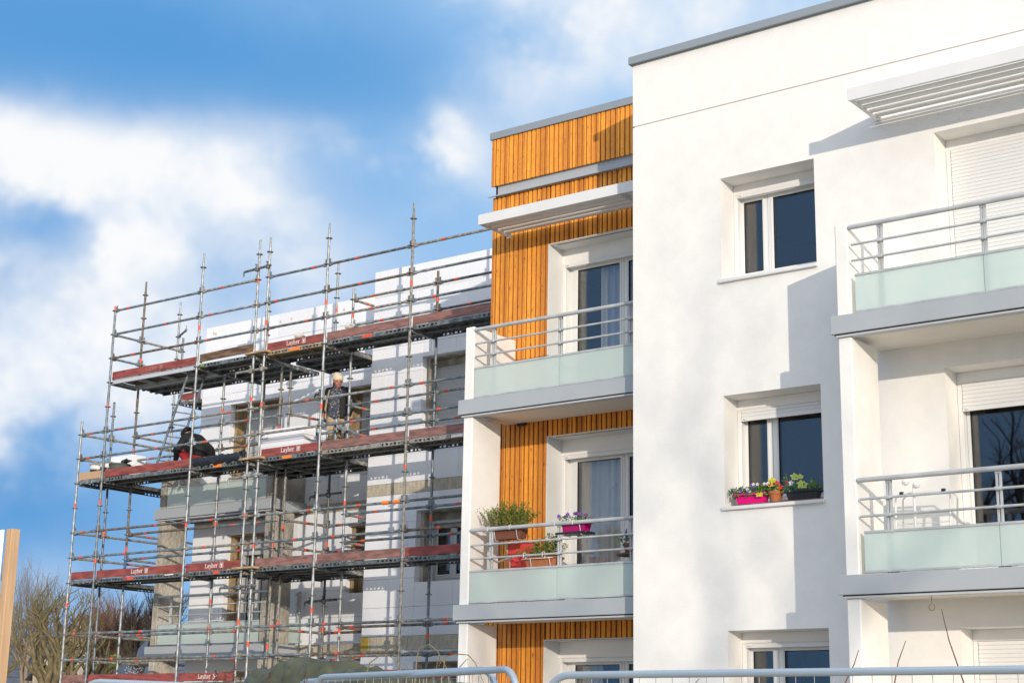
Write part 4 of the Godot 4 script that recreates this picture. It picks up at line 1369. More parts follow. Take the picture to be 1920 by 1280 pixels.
func flower(parent: Node3D, p: Vector3, face_d: Vector3, size: float, petals: Material, eye: Material, n := 5) -> void:
	var u := face_d.cross(Vector3.UP).normalized()
	var w := u.cross(face_d).normalized()
	var b := MB.new()
	for k in n:
		var a := TAU * k / n + 0.3
		var c := p + (u * cos(a) + w * sin(a)) * size * 0.55
		var t := u * -sin(a) + w * cos(a)
		var rd := u * cos(a) + w * sin(a)
		b.face(p, c + t * size * 0.42 - face_d * 0.002, c + rd * size * 0.5 + face_d * 0.006)
		b.face(p, c + rd * size * 0.5 + face_d * 0.006, c - t * size * 0.42 - face_d * 0.002)
	var f := put(parent, "flower", b, petals)
	put(f, "flower_eye", MB.new().tube(p, p + face_d * 0.006, size * 0.2, size * 0.1, 6), eye)


func trough(parent_label: String, x0: float, x1: float, y0: float, y1: float, z0: float, z1: float, m: Material) -> Node3D:
	# a tapered plant trough with a rim and soil
	var t := thing("plant_trough", v3((x0 + x1) / 2.0, y0, (z0 + z1) / 2.0), parent_label, "planter")
	var b := MB.new()
	var i := 0.022
	for s in [[v3(x0 + i, y0, z1 - i), v3(x1 - i, y0, z1 - i), v3(x1, y1, z1), v3(x0, y1, z1)], [v3(x1 - i, y0, z0 + i), v3(x0 + i, y0, z0 + i), v3(x0, y1, z0), v3(x1, y1, z0)], [v3(x0 + i, y0, z0 + i), v3(x0 + i, y0, z1 - i), v3(x0, y1, z1), v3(x0, y1, z0)], [v3(x1 - i, y0, z1 - i), v3(x1 - i, y0, z0 + i), v3(x1, y1, z0), v3(x1, y1, z1)], [v3(x0 + i, y0, z0 + i), v3(x1 - i, y0, z0 + i), v3(x1 - i, y0, z1 - i), v3(x0 + i, y0, z1 - i)]]:
		b.quad(s[0], s[1], s[2], s[3])
	put(t, "tub", b, m)
	var rim := MB.new()
	var q := 0.012
	rim.box(v3(x0 - q, y1 - 0.022, z1 - 0.004), v3(x1 + q, y1 + 0.004, z1 + q), 0.004).box(v3(x0 - q, y1 - 0.022, z0 - q), v3(x1 + q, y1 + 0.004, z0 + 0.004), 0.004)
	rim.box(v3(x0 - q, y1 - 0.022, z0), v3(x0 + 0.004, y1 + 0.003, z1), 0.004).box(v3(x1 - 0.004, y1 - 0.022, z0), v3(x1 + q, y1 + 0.003, z1), 0.004)
	put(t, "rim", rim, m)
	bx(t, "soil", v3(x0 + 0.004, y1 - 0.03, z0 + 0.004), v3(x1 - 0.004, y1 - 0.012, z1 - 0.004), M.soil)
	return t


func shrub_on(t: Node3D, x0: float, x1: float, y0: float, heights: Array, z: float, leaf: Material, n: int, seed_no: int) -> void:
	# upright leafy sprays along a trough, taller where heights say
	var r := RandomNumberGenerator.new()
	r.seed = seed_no
	var stems := MB.new()
	var leaves := MB.new()
	for k in n:
		var f := r.randf()
		var hi: float = heights[mini(int(f * heights.size()), heights.size() - 1)] * r.randf_range(0.6, 1.0)
		var x := lerpf(x0 + 0.04, x1 - 0.04, f)
		var base := v3(x, y0, z + r.randf_range(-0.05, 0.05))
		var tip := base + v3(r.randf_range(-0.10, 0.10) + (f - 0.5) * 0.22, hi, r.randf_range(-0.12, 0.12))
		stems.sweep([base, base.lerp(tip, 0.5) + v3(r.randf_range(-0.02, 0.02), 0, 0), tip], [0.004, 0.003, 0.0015], 4)
		var c := int(hi / 0.0075)
		for i in c:
			var q := base.lerp(tip, lerpf(0.05, 1.0, pow(r.randf(), 0.8)))
			leaf_cluster(leaves, q + v3(r.randf_range(-1, 1), r.randf_range(-1, 1), r.randf_range(-1, 1)) * 0.018, r.randf_range(0.016, 0.030), r, 2)
	put(t, "stems", stems, M.twig_green)
	var lv := put(t, "foliage", leaves, leaf)
	lv.set_meta("kind", "stuff")


func hanger(t: Node3D, x0: float, x1: float, y0: float, y1: float, z0: float, z1: float, rail_y: float, rail_z: float, m: Material) -> void:
	# the wire basket that hangs a trough on a rail
	for x in [x0, x1]:
		put(t, "wire_hook", MB.new().sweep([v3(x, rail_y - 0.03, rail_z + 0.030), v3(x, rail_y + 0.02, rail_z + 0.034), v3(x, rail_y + 0.036, rail_z), v3(x, rail_y + 0.02, rail_z - 0.034), v3(x, y1 - 0.02, z1 + 0.02)], 0.005, 6), m)
		put(t, "wire_support", MB.new().sweep([v3(x + 0.07, y1 - 0.01, z1 + 0.024), v3(x + 0.09, y0 - 0.012, z1 + 0.004), v3(x + 0.09, y0 - 0.014, z0), v3(x + 0.07, y1, z0 - 0.02)], 0.005, 6), m)
	put(t, "wire_frame", MB.new().sweep([v3(x0 - 0.06, y1 - 0.02, z0 - 0.02), v3(x0 - 0.06, y1 - 0.02, z1 + 0.026), v3(x1 + 0.12, y1 - 0.02, z1 + 0.026), v3(x1 + 0.12, y1 - 0.02, z0 - 0.02)], 0.005, 6), m)


func build_balcony_things() -> void:
	var white: Material = M.white_metal
	# brown trough with box on the top rail of the middle timber balcony
	var t := trough("brown plastic trough of tall box hung on the balcony top rail, before the timber cladding", -2.50, -1.96, 4.165, 4.335, -0.53, -0.36, M.brown_plastic)
	shrub_on(t, -2.52, -1.94, 4.32, [0.26, 0.36, 0.30, 0.36, 0.22, 0.34, 0.2], -0.45, M.box_leaf, 95, 51)
	hanger(t, -2.46, -2.10, 4.165, 4.335, -0.53, -0.36, 4.303, -0.325, white)
	t = trough("orange trough of box hung low on the bottom rail, right of the red chair", -1.885, -1.40, 3.745, 3.90, -0.53, -0.36, M.terracotta)
	shrub_on(t, -1.92, -1.36, 3.88, [0.14, 0.27, 0.2, 0.34, 0.26, 0.2], -0.46, M.box_leaf, 60, 52)
	hanger(t, -1.86, -1.56, 3.745, 3.90, -0.53, -0.36, 3.925, -0.32, white)
	t = trough("magenta trough of purple pansies hung on the balcony top rail by the lace curtain", -1.37, -0.96, 4.19, 4.325, -0.53, -0.36, M.magenta_plastic)
	bx(t, "saucer", v3(-1.40, 4.165, -0.55), v3(-0.92, 4.192, -0.335), M.black_plastic, 0.006)
	hanger(t, -1.38, -1.10, 4.165, 4.325, -0.53, -0.36, 4.303, -0.325, white)
	var r := RandomNumberGenerator.new()
	r.seed = 61
	var lv := MB.new()
	for k in 170:
		leaf_cluster(lv, v3(r.randf_range(-1.40, -0.94), r.randf_range(4.32, 4.40), r.randf_range(-0.52, -0.36)), r.randf_range(0.02, 0.04), r, 1)
	put(t, "foliage", lv, M.dark_leaf).set_meta("kind", "stuff")
	for x in [-1.37, -1.30, -1.22, -1.15, -1.10, -1.03, -0.96, -1.26, -1.06]:
		var p := v3(x, r.randf_range(4.39, 4.43), r.randf_range(-0.42, -0.35))
		flower(t, p, v3(0.3, 0.1, 1).normalized(), 0.028, M.violet_petal if r.randf() < 0.7 else M.plum_petal, M.yellow_petal)
	# pot of herbs on a round table by the white wall
	var pt := thing("round_table", v3(-0.36, 3.33, -0.60), "small round table on the middle balcony, cut off by the white wall", "table")
	put(pt, "table_top", MB.new().tube(v3(-0.36, 3.865, -0.55), v3(-0.36, 3.885, -0.55), 0.20, -1.0, 24), M.toe_brown)
	put(pt, "leg", MB.new().tube(v3(-0.36, 3.33, -0.55), v3(-0.36, 3.865, -0.55), 0.03, -1.0, 10), M.terracotta)
	var hp := thing("flower_pot", v3(-0.36, 3.885, -0.55), "brown pot of dark green herbs with a purple flower spike on the round table", "flower pot")
	put(hp, "pot", MB.new().lathe([Vector2(0.0, 0.0), Vector2(0.09, 0.0), Vector2(0.115, 0.10), Vector2(0.125, 0.10), Vector2(0.125, 0.125), Vector2(0.10, 0.125), Vector2(0.0, 0.11)], v3(-0.36, 3.886, -0.55)), M.brown_plastic)
	var hb := MB.new()
	for k in 200:
		leaf_cluster(hb, v3(-0.36, 4.02, -0.55) + v3(r.randf_range(-1, 1), r.randf_range(-0.1, 0.9), r.randf_range(-1, 1)) * 0.13, r.randf_range(0.025, 0.045), r, 1)
	put(hp, "foliage", hb, M.dark_leaf).set_meta("kind", "stuff")
	put(hp, "flower_spike", MB.new().sweep([v3(-0.42, 4.05, -0.5), v3(-0.425, 4.14, -0.5), v3(-0.42, 4.20, -0.5)], [0.004, 0.014, 0.004], 6), M.violet_petal)
	# red folding chair
	var ch := thing("folding_chair", v3(-2.25, 3.33, -0.72), "red cloth folding chair with pale arm behind the railing, left of the terracotta trough", "chair")
	var bk := MB.new()
	for k in 6:
		var a := k / 6.0
		var b := (k + 1) / 6.0
		var pa := v3(-2.47 + 0.14 * a, 4.17 - 0.50 * a, -0.78 + 0.16 * a + 0.03 * sin(a * PI))
		var pb := v3(-2.47 + 0.14 * b, 4.17 - 0.50 * b, -0.78 + 0.16 * b + 0.03 * sin(b * PI))
		var wd := v3(0.44, -0.01, -0.06)
		bk.quad(pb, pb + wd, pa + wd, pa)
		bk.quad(pa + v3(0, 0, -0.006), pa + wd + v3(0, 0, -0.006), pb + wd + v3(0, 0, -0.006), pb + v3(0, 0, -0.006))
	put(ch, "backrest", bk, M.red_cloth)
	put(ch, "seat", MB.new().box(v3(-2.32, 3.64, -0.66), v3(-1.88, 3.665, -0.36), 0.004), M.red_cloth)
	for z in [-0.62, -1.02]:
		put(ch, "frame", MB.new().sweep([v3(-2.49, 4.18, -0.76), v3(-2.44, 4.0, -0.73), v3(-2.33, 3.66, -0.62), v3(-2.05, 3.335, -0.45)], 0.013, 8) if z == -0.62 else MB.new().sweep([v3(-2.04, 4.17, -0.84), v3(-1.99, 3.99, -0.80), v3(-1.88, 3.65, -0.70), v3(-1.75, 3.335, -0.55)], 0.013, 8), M.pale_frame)
	put(ch, "arm", MB.new().tube(v3(-2.50, 3.90, -0.60), v3(-2.12, 3.93, -0.42), 0.015), M.pale_frame)
	put(ch, "leg", MB.new().tube(v3(-2.46, 3.335, -0.80), v3(-2.20, 3.90, -0.45), 0.012), M.pale_frame)
	put(ch, "leg", MB.new().tube(v3(-1.98, 3.335, -0.85), v3(-1.78, 3.66, -0.55), 0.012), M.pale_frame)
	# laundry rack folded against the wall of the right balcony
	var lr := thing("laundry_rack", v3(3.84, 3.31, 0.3), "white folded laundry rack leaning on the middle right balcony, rust at its corners", "laundry rack")
	for s in [[0.42, 0.0], [0.30, 0.03]]:
		var z: float = s[0]
		var e: float = s[1]
		put(lr, "frame", MB.new().sweep([v3(3.56 + e, 3.33, z + 0.08), v3(3.55 + e, 4.16, z), v3(3.60 + e, 4.205, z), v3(4.10 + e, 4.195, z), v3(4.15 + e, 4.15, z), v3(4.14 + e, 3.33, z + 0.08)], 0.010, 8), white)
	for k in 5:
		put(lr, "drying_bar", MB.new().tube(v3(3.56, 3.98 - k * 0.1, 0.43), v3(4.15, 3.98 - k * 0.1, 0.43), 0.005, -1.0, 6), M.pale_frame if k == 0 else white)
	for x in [3.62, 4.08]:
		put(lr, "corner_clip", MB.new().box(v3(x - 0.022, 4.19, 0.405), v3(x + 0.022, 4.225, 0.435), 0.005), M.black_plastic)
	var fs := thing("floor_lamp", v3(3.75, 3.31, 0.55), "white post lamp with two round heads behind the right balcony railing", "lamp")
	put(fs, "pole", MB.new().tube(v3(3.79, 3.31, 0.5), v3(3.79, 4.26, 0.5), 0.014), white)
	put(fs, "lamp_head", MB.new().lathe([Vector2(0.0, -0.035), Vector2(0.03, -0.025), Vector2(0.042, 0.0), Vector2(0.03, 0.025), Vector2(0.0, 0.035)], v3(3.82, 4.27, 0.5), 12), white)
	put(fs, "lamp_head", MB.new().lathe([Vector2(0.0, -0.035), Vector2(0.03, -0.025), Vector2(0.042, 0.0), Vector2(0.03, 0.025), Vector2(0.0, 0.035)], v3(3.70, 4.31, 0.5), 12), white)
	# window sill of the middle small window
	var y := 4.287
	single("plank_strip", MB.new().box(v3(1.36, y, -0.14), v3(1.97, y + 0.022, -0.03), 0.004), M.toe_brown, Vector3.ZERO, "weathered brown plank on the white sill under the pink trough", "plank")
	single("plant_saucer", MB.new().box(v3(1.985, y, -0.15), v3(2.46, y + 0.022, -0.02), 0.006), M.brown_plastic, Vector3.ZERO, "red brown saucer on the sill under the black trough", "saucer")
	y += 0.023
	t = trough("bright pink trough of violet and white pansies on the window sill", 1.385, 1.765, y, y + 0.115, -0.155, -0.02, M.pink_plastic)
	lv = MB.new()
	for k in 900:
		leaf_cluster(lv, v3(r.randf_range(1.32, 1.80), y + r.randf_range(0.075, 0.19), r.randf_range(-0.17, 0.01)), r.randf_range(0.022, 0.042), r, 1)
	put(t, "foliage", lv, M.dark_leaf).set_meta("kind", "stuff")
	lv = MB.new()
	for k in 90:
		leaf_cluster(lv, v3(r.randf_range(1.63, 1.80), y + r.randf_range(0.08, 0.19), r.randf_range(-0.12, 0.02)), r.randf_range(0.02, 0.036), r, 1)
	put(t, "pale_foliage", lv, M.bright_leaf).set_meta("kind", "stuff")
	for e in [[1.36, 0.20, 1], [1.35, 0.155, 2], [1.475, 0.15, 0], [1.52, 0.175, 1], [1.565, 0.13, 0], [1.57, 0.155, 1], [1.595, 0.185, 1], [1.60, 0.215, 0], [1.645, 0.21, 1], [1.675, 0.215, 2], [1.70, 0.205, 1], [1.655, 0.13, 0], [1.64, 0.175, 0], [1.77, 0.21, 1], [1.585, 0.14, 1]]:
		flower(t, v3(e[0], y + e[1], 0.0 + r.randf_range(-0.03, 0.02)), v3(0.35, 0.15, 1).normalized(), 0.021, [M.violet_petal, M.white_petal, M.plum_petal][e[2]], M.plum_petal if e[2] == 1 else M.yellow_petal)
	for e in [[1.705, 0.085], [1.74, 0.085]]:
		flower(t, v3(e[0], y + e[1], 0.015), v3(0.3, 0.1, 1).normalized(), 0.03, M.yellow_leaf, M.yellow_leaf)
	var fp := thing("flower_pot", v3(1.875, y, -0.09), "orange terracotta pot of yellow and red flowers between two troughs on the window sill", "flower pot")
	put(fp, "pot", MB.new().lathe([Vector2(0.0, 0.0), Vector2(0.060, 0.0), Vector2(0.078, 0.085), Vector2(0.088, 0.085), Vector2(0.092, 0.120), Vector2(0.080, 0.122), Vector2(0.0, 0.108)], v3(1.875, y, -0.09)), M.terracotta)
	lv = MB.new()
	for k in 130:
		leaf_cluster(lv, v3(1.875, y + 0.13, -0.09) + v3(r.randf_range(-1, 1) * 0.10, r.randf_range(0, 1) * 0.07, r.randf_range(-1, 1) * 0.09), r.randf_range(0.022, 0.045), r, 1)
	put(fp, "foliage", lv, M.dark_leaf).set_meta("kind", "stuff")
	for e in [[1.855, 0.24, 0.05, M.yellow_leaf], [1.88, 0.235, 0.035, M.yellow_leaf], [1.815, 0.21, 0.026, M.white_petal], [1.835, 0.19, 0.026, M.yellow_petal], [1.88, 0.195, 0.026, M.yellow_petal], [1.905, 0.205, 0.024, M.white_petal], [1.93, 0.215, 0.024, M.red_petal], [1.94, 0.195, 0.024, M.red_petal], [1.955, 0.185, 0.022, M.red_petal], [1.98, 0.16, 0.022, M.red_petal], [1.97, 0.145, 0.022, M.red_petal], [1.92, 0.14, 0.035, M.yellow_leaf]]:
		flower(fp, v3(e[0], y + e[1], -0.03 + r.randf_range(-0.03, 0.03)), v3(0.35, 0.2, 1).normalized(), e[2], e[3], M.plum_petal)
	t = trough("black plastic trough of pale green hellebores on the right of the window sill", 2.035, 2.43, y, y + 0.105, -0.155, -0.02, M.black_plastic)
	lv = MB.new()
	for k in 170:
		leaf_cluster(lv, v3(r.randf_range(2.0, 2.45), y + r.randf_range(0.09, 0.165), r.randf_range(-0.17, 0.0)), r.randf_range(0.03, 0.05), r, 1)
	for e in [[2.02, 0.30], [2.03, 0.27], [1.99, 0.225], [2.05, 0.235], [2.33, 0.21], [2.34, 0.235]]:
		leaf_cluster(lv, v3(e[0], y + e[1], -0.06), 0.045, r, 3)
	put(t, "foliage", lv, M.dark_leaf).set_meta("kind", "stuff")
	lv = MB.new()
	for k in 26:
		leaf_cluster(lv, v3(r.randf_range(2.34, 2.42), y + r.randf_range(0.12, 0.19), -0.04), 0.035, r, 1)
	put(t, "pale_foliage", lv, M.bright_leaf).set_meta("kind", "stuff")
	for e in [[2.03, 0.32], [2.145, 0.26], [2.215, 0.255], [2.12, 0.2], [2.25, 0.19]]:
		put(t, "stem", MB.new().sweep([v3(e[0] + 0.03, y + 0.09, -0.08), v3(e[0] + 0.01, y + e[1] * 0.6, -0.07), v3(e[0], y + e[1], -0.06)], [0.004, 0.003, 0.002], 5), M.twig_green)
	for e in [[2.145, 0.265, 0.048, M.lime_petal], [2.165, 0.255, 0.04, M.lime_petal], [2.215, 0.26, 0.034, M.lime_petal], [2.235, 0.255, 0.026, M.lime_petal], [2.225, 0.17, 0.055, M.lime_petal], [2.26, 0.16, 0.05, M.lime_petal], [2.105, 0.195, 0.034, M.white_petal], [2.04, 0.215, 0.012, M.red_petal], [2.055, 0.22, 0.012, M.red_petal], [2.045, 0.185, 0.012, M.red_petal]]:
		flower(t, v3(e[0], y + e[1], -0.035), v3(0.35, 0.2, 1).normalized(), e[2], e[3], M.bright_leaf)


# ---------------------------------------------------------------- things on the scaffold decks
func pail(x: float, z: float, y: float, label: String, yellow: bool) -> void:
	var p := thing("paint_pail", v3(x, y, z), label, "bucket")
	put(p, "pail", MB.new().lathe([Vector2(0.0, 0.0), Vector2(0.135, 0.0), Vector2(0.158, 0.33), Vector2(0.163, 0.33), Vector2(0.163, 0.37)], v3(x, y, z), 20), M.bucket_white)
	put(p, "rim", MB.new().lathe([Vector2(0.155, 0.27), Vector2(0.168, 0.275), Vector2(0.168, 0.30), Vector2(0.155, 0.305)], v3(x, y, z), 20), M.bucket_white)
	put(p, "label_band", MB.new().lathe([Vector2(0.1450, 0.13), Vector2(0.1560, 0.26)], v3(x, y, z), 20), M.black_plastic)
	if yellow:
		put(p, "yellow_stripe", MB.new().lathe([Vector2(0.1455, 0.13), Vector2(0.1495, 0.185)], v3(x, y, z), 20), M.bucket_yellow)
	put(p, "lid", MB.new().lathe([Vector2(0.172, 0.362), Vector2(0.172, 0.382), Vector2(0.0, 0.386)], v3(x, y, z), 20), M.bucket_white)
	put(p, "handle", MB.new().sweep([v3(x - 0.15, y + 0.30, z), v3(x - 0.10, y + 0.38, z + 0.08), v3(x, y + 0.41, z + 0.1), v3(x + 0.10, y + 0.38, z + 0.08), v3(x + 0.15, y + 0.30, z)], 0.004, 6), M.galvanised)


func build_deck_things() -> void:
	var y := 6.56
	pail(-15.80, -4.45, y, "white lidded pail with dark label at the outer end of the middle deck", false)
	pail(-15.42, -4.40, y, "white pail with yellow stripe beside the mortar tub on the middle deck", true)
	var tub := thing("mortar_tub", v3(-15.12, y, -4.45), "dark mortar tub with a tool handle sticking out, right of the pails", "tub")
	put(tub, "tub", MB.new().lathe([Vector2(0.0, 0.0), Vector2(0.17, 0.0), Vector2(0.21, 0.30), Vector2(0.222, 0.30), Vector2(0.222, 0.325), Vector2(0.20, 0.325), Vector2(0.165, 0.02), Vector2(0.0, 0.02)], v3(-15.12, y, -4.45), 24), M.tub)
	var tool := thing("float_trowel", v3(-14.86, y + 0.25, -4.42), "black float trowel lying over the rim of the mortar tub", "trowel")
	put(tool, "blade", MB.new().obox(Transform3D(Basis(Vector3.BACK, 0.22), v3(-14.92, y + 0.335, -4.40)), v3(0.34, 0.012, 0.13), 0.003), M.black_plastic)
	put(tool, "grip", MB.new().sweep([v3(-15.02, y + 0.325, -4.40), v3(-15.0, y + 0.375, -4.40), v3(-14.85, y + 0.405, -4.40), v3(-14.82, y + 0.36, -4.40)], 0.015, 8), M.black_plastic)
	single("foam_block", MB.new().box(v3(-15.66, y, -4.98), v3(-14.96, y + 0.55, -4.64), 0.01), M.foam_board_0, Vector3.ZERO, "white foam block standing on the middle deck behind the pails", "foam block")
	# stack of insulation boards beside the worker
	var st := thing("board_stack", v3(-10.4, y, -4.65), "stack of loose white insulation boards on the middle deck, left of the standing worker", "boards")
	for k in 7:
		var dx := rng.randf_range(-0.03, 0.03)
		bx(st, "insulation_board", v3(-10.98 + dx, y + k * 0.082, -4.98 + dx), v3(-9.86 + dx, y + k * 0.082 + 0.079, -4.30 + dx), M["foam_board_%d" % (k % 3)], 0.004)
	bx(st, "spacer_block", v3(-9.80, y, -4.95), v3(-9.62, y + 0.30, -4.72), M.pale_wood)
	bx(st, "foam_offcut", v3(-9.84, y + 0.30, -5.0), v3(-9.55, y + 0.36, -4.66), M.foam_board_3)
	# black sheet rolled over the toe board
	var n := 26
	var b := MB.new()
	var r := RandomNumberGenerator.new()
	r.seed = 9
	var rows := []
	for i in n + 1:
		var x := lerpf(-12.47, -11.22, float(i) / n)
		var rd := 0.075 + 0.012 * sin(i * 1.7) + r.randf_range(-0.008, 0.008)
		var ring := []
		for k in 12:
			var a := TAU * k / 12.0
			ring.append(v3(x, 6.635 + sin(a) * rd * 1.15 + 0.01 * sin(i * 0.9), FRONT_Z - 0.03 + cos(a) * rd * 0.72))
		rows.append(ring)
	for i in n:
		for k in 12:
			b.quad(rows[i][k], rows[i][(k + 1) % 12], rows[i + 1][(k + 1) % 12], rows[i + 1][k])
	b.sweep([v3(-11.23, 6.64, FRONT_Z), v3(-11.15, 6.60, FRONT_Z + 0.03), v3(-11.12, 6.47, FRONT_Z + 0.02)], [0.085, 0.095, 0.03], 8)
	b.sweep([v3(-11.20, 6.68, FRONT_Z), v3(-11.10, 6.70, FRONT_Z + 0.02), v3(-11.08, 6.58, FRONT_Z + 0.03)], [0.05, 0.05, 0.02], 7)
	single("black_sheet", b, M.black_sheet, Vector3.ZERO, "black plastic sheet rolled along the toe board of the middle deck", "plastic sheet")
	# work trestle in front of the worker
	var tr := thing("work_trestle", v3(-9.25, y, -4.55), "grey metal trestle standing on the middle deck before the worker", "trestle")
	for x in [-9.62, -9.17, -8.88]:
		for z in [-4.40, -4.66]:
			put(tr, "leg", MB.new().box(v3(x, y, z - 0.02), v3(x + 0.045, y + (0.62 if x == -9.17 else 0.42), z + 0.02), 0.003), M.galvanised)
	put(tr, "cross_bar", MB.new().box(v3(-9.62, y + 0.36, -4.41), v3(-9.10, y + 0.41, -4.38), 0.003).box(v3(-9.62, y + 0.20, -4.67), v3(-8.84, y + 0.25, -4.63), 0.003), M.galvanised)
	put(tr, "cross_bar", MB.new().obox(Transform3D(Basis(Vector3.BACK, -0.45), v3(-9.0, y + 0.42, -4.52)), v3(0.42, 0.05, 0.28), 0.004), M.galvanised)
	single("timber_offcut", MB.new().box(v3(-9.46, y, -4.62), v3(-9.36, y + 0.66, -4.54), 0.004).box(v3(-9.34, y, -4.60), v3(-9.19, y + 0.64, -4.53), 0.004), M.pale_wood, Vector3.ZERO, "pale wooden offcuts standing beside the metal trestle", "wood offcut")


# ---------------------------------------------------------------- fence, heap, board, weeds
func fence_panel(a: Vector3, e: Vector3, round_a: bool, round_e: bool, label: String) -> Node3D:
	var t := thing("fence_panel", v3((a.x + e.x) / 2.0, 0, (a.z + e.z) / 2.0), label, "fence panel", "wire fence panels before the site")
	var d := (e - a).normalized()
	var c := 0.17
	var pts := [v3(a.x, 0.15, a.z)]
	for k in 7:
		var q := PI / 2.0 * k / 6.0
		pts.append(a + d * (c - c * cos(q)) + v3(0, c * sin(q) - c, 0))
	for k in 7:
		var q := PI / 2.0 * k / 6.0
		pts.append(e - d * (c - c * sin(q)) + v3(0, c * cos(q) - c, 0))
	pts.append(v3(e.x, 0.15, e.z))
	put(t, "frame_tube", MB.new().sweep(pts, 0.0225, 14), M.fence_tube)
	put(t, "frame_tube", MB.new().tube(v3(a.x, 0.2, a.z), v3(e.x, 0.2, e.z), 0.02), M.fence_tube)
	var l := a.distance_to(e)
	var x := 0.11
	var b := MB.new().tube(Vector3.ZERO, v3(0, a.y - 0.19, 0), 0.0022, -1.0, 5).mesh()
	while x < l - 0.05:
		put(t, "wire", b, M.wire, v3(a.x, 0.2, a.z) + d * x)
		x += 0.1145
	for yy in [0.7, 1.2, 1.7]:
		put(t, "wire", MB.new().tube(v3(a.x, yy, a.z), v3(e.x, yy, e.z), 0.0022, -1.0, 5), M.wire)
	return t


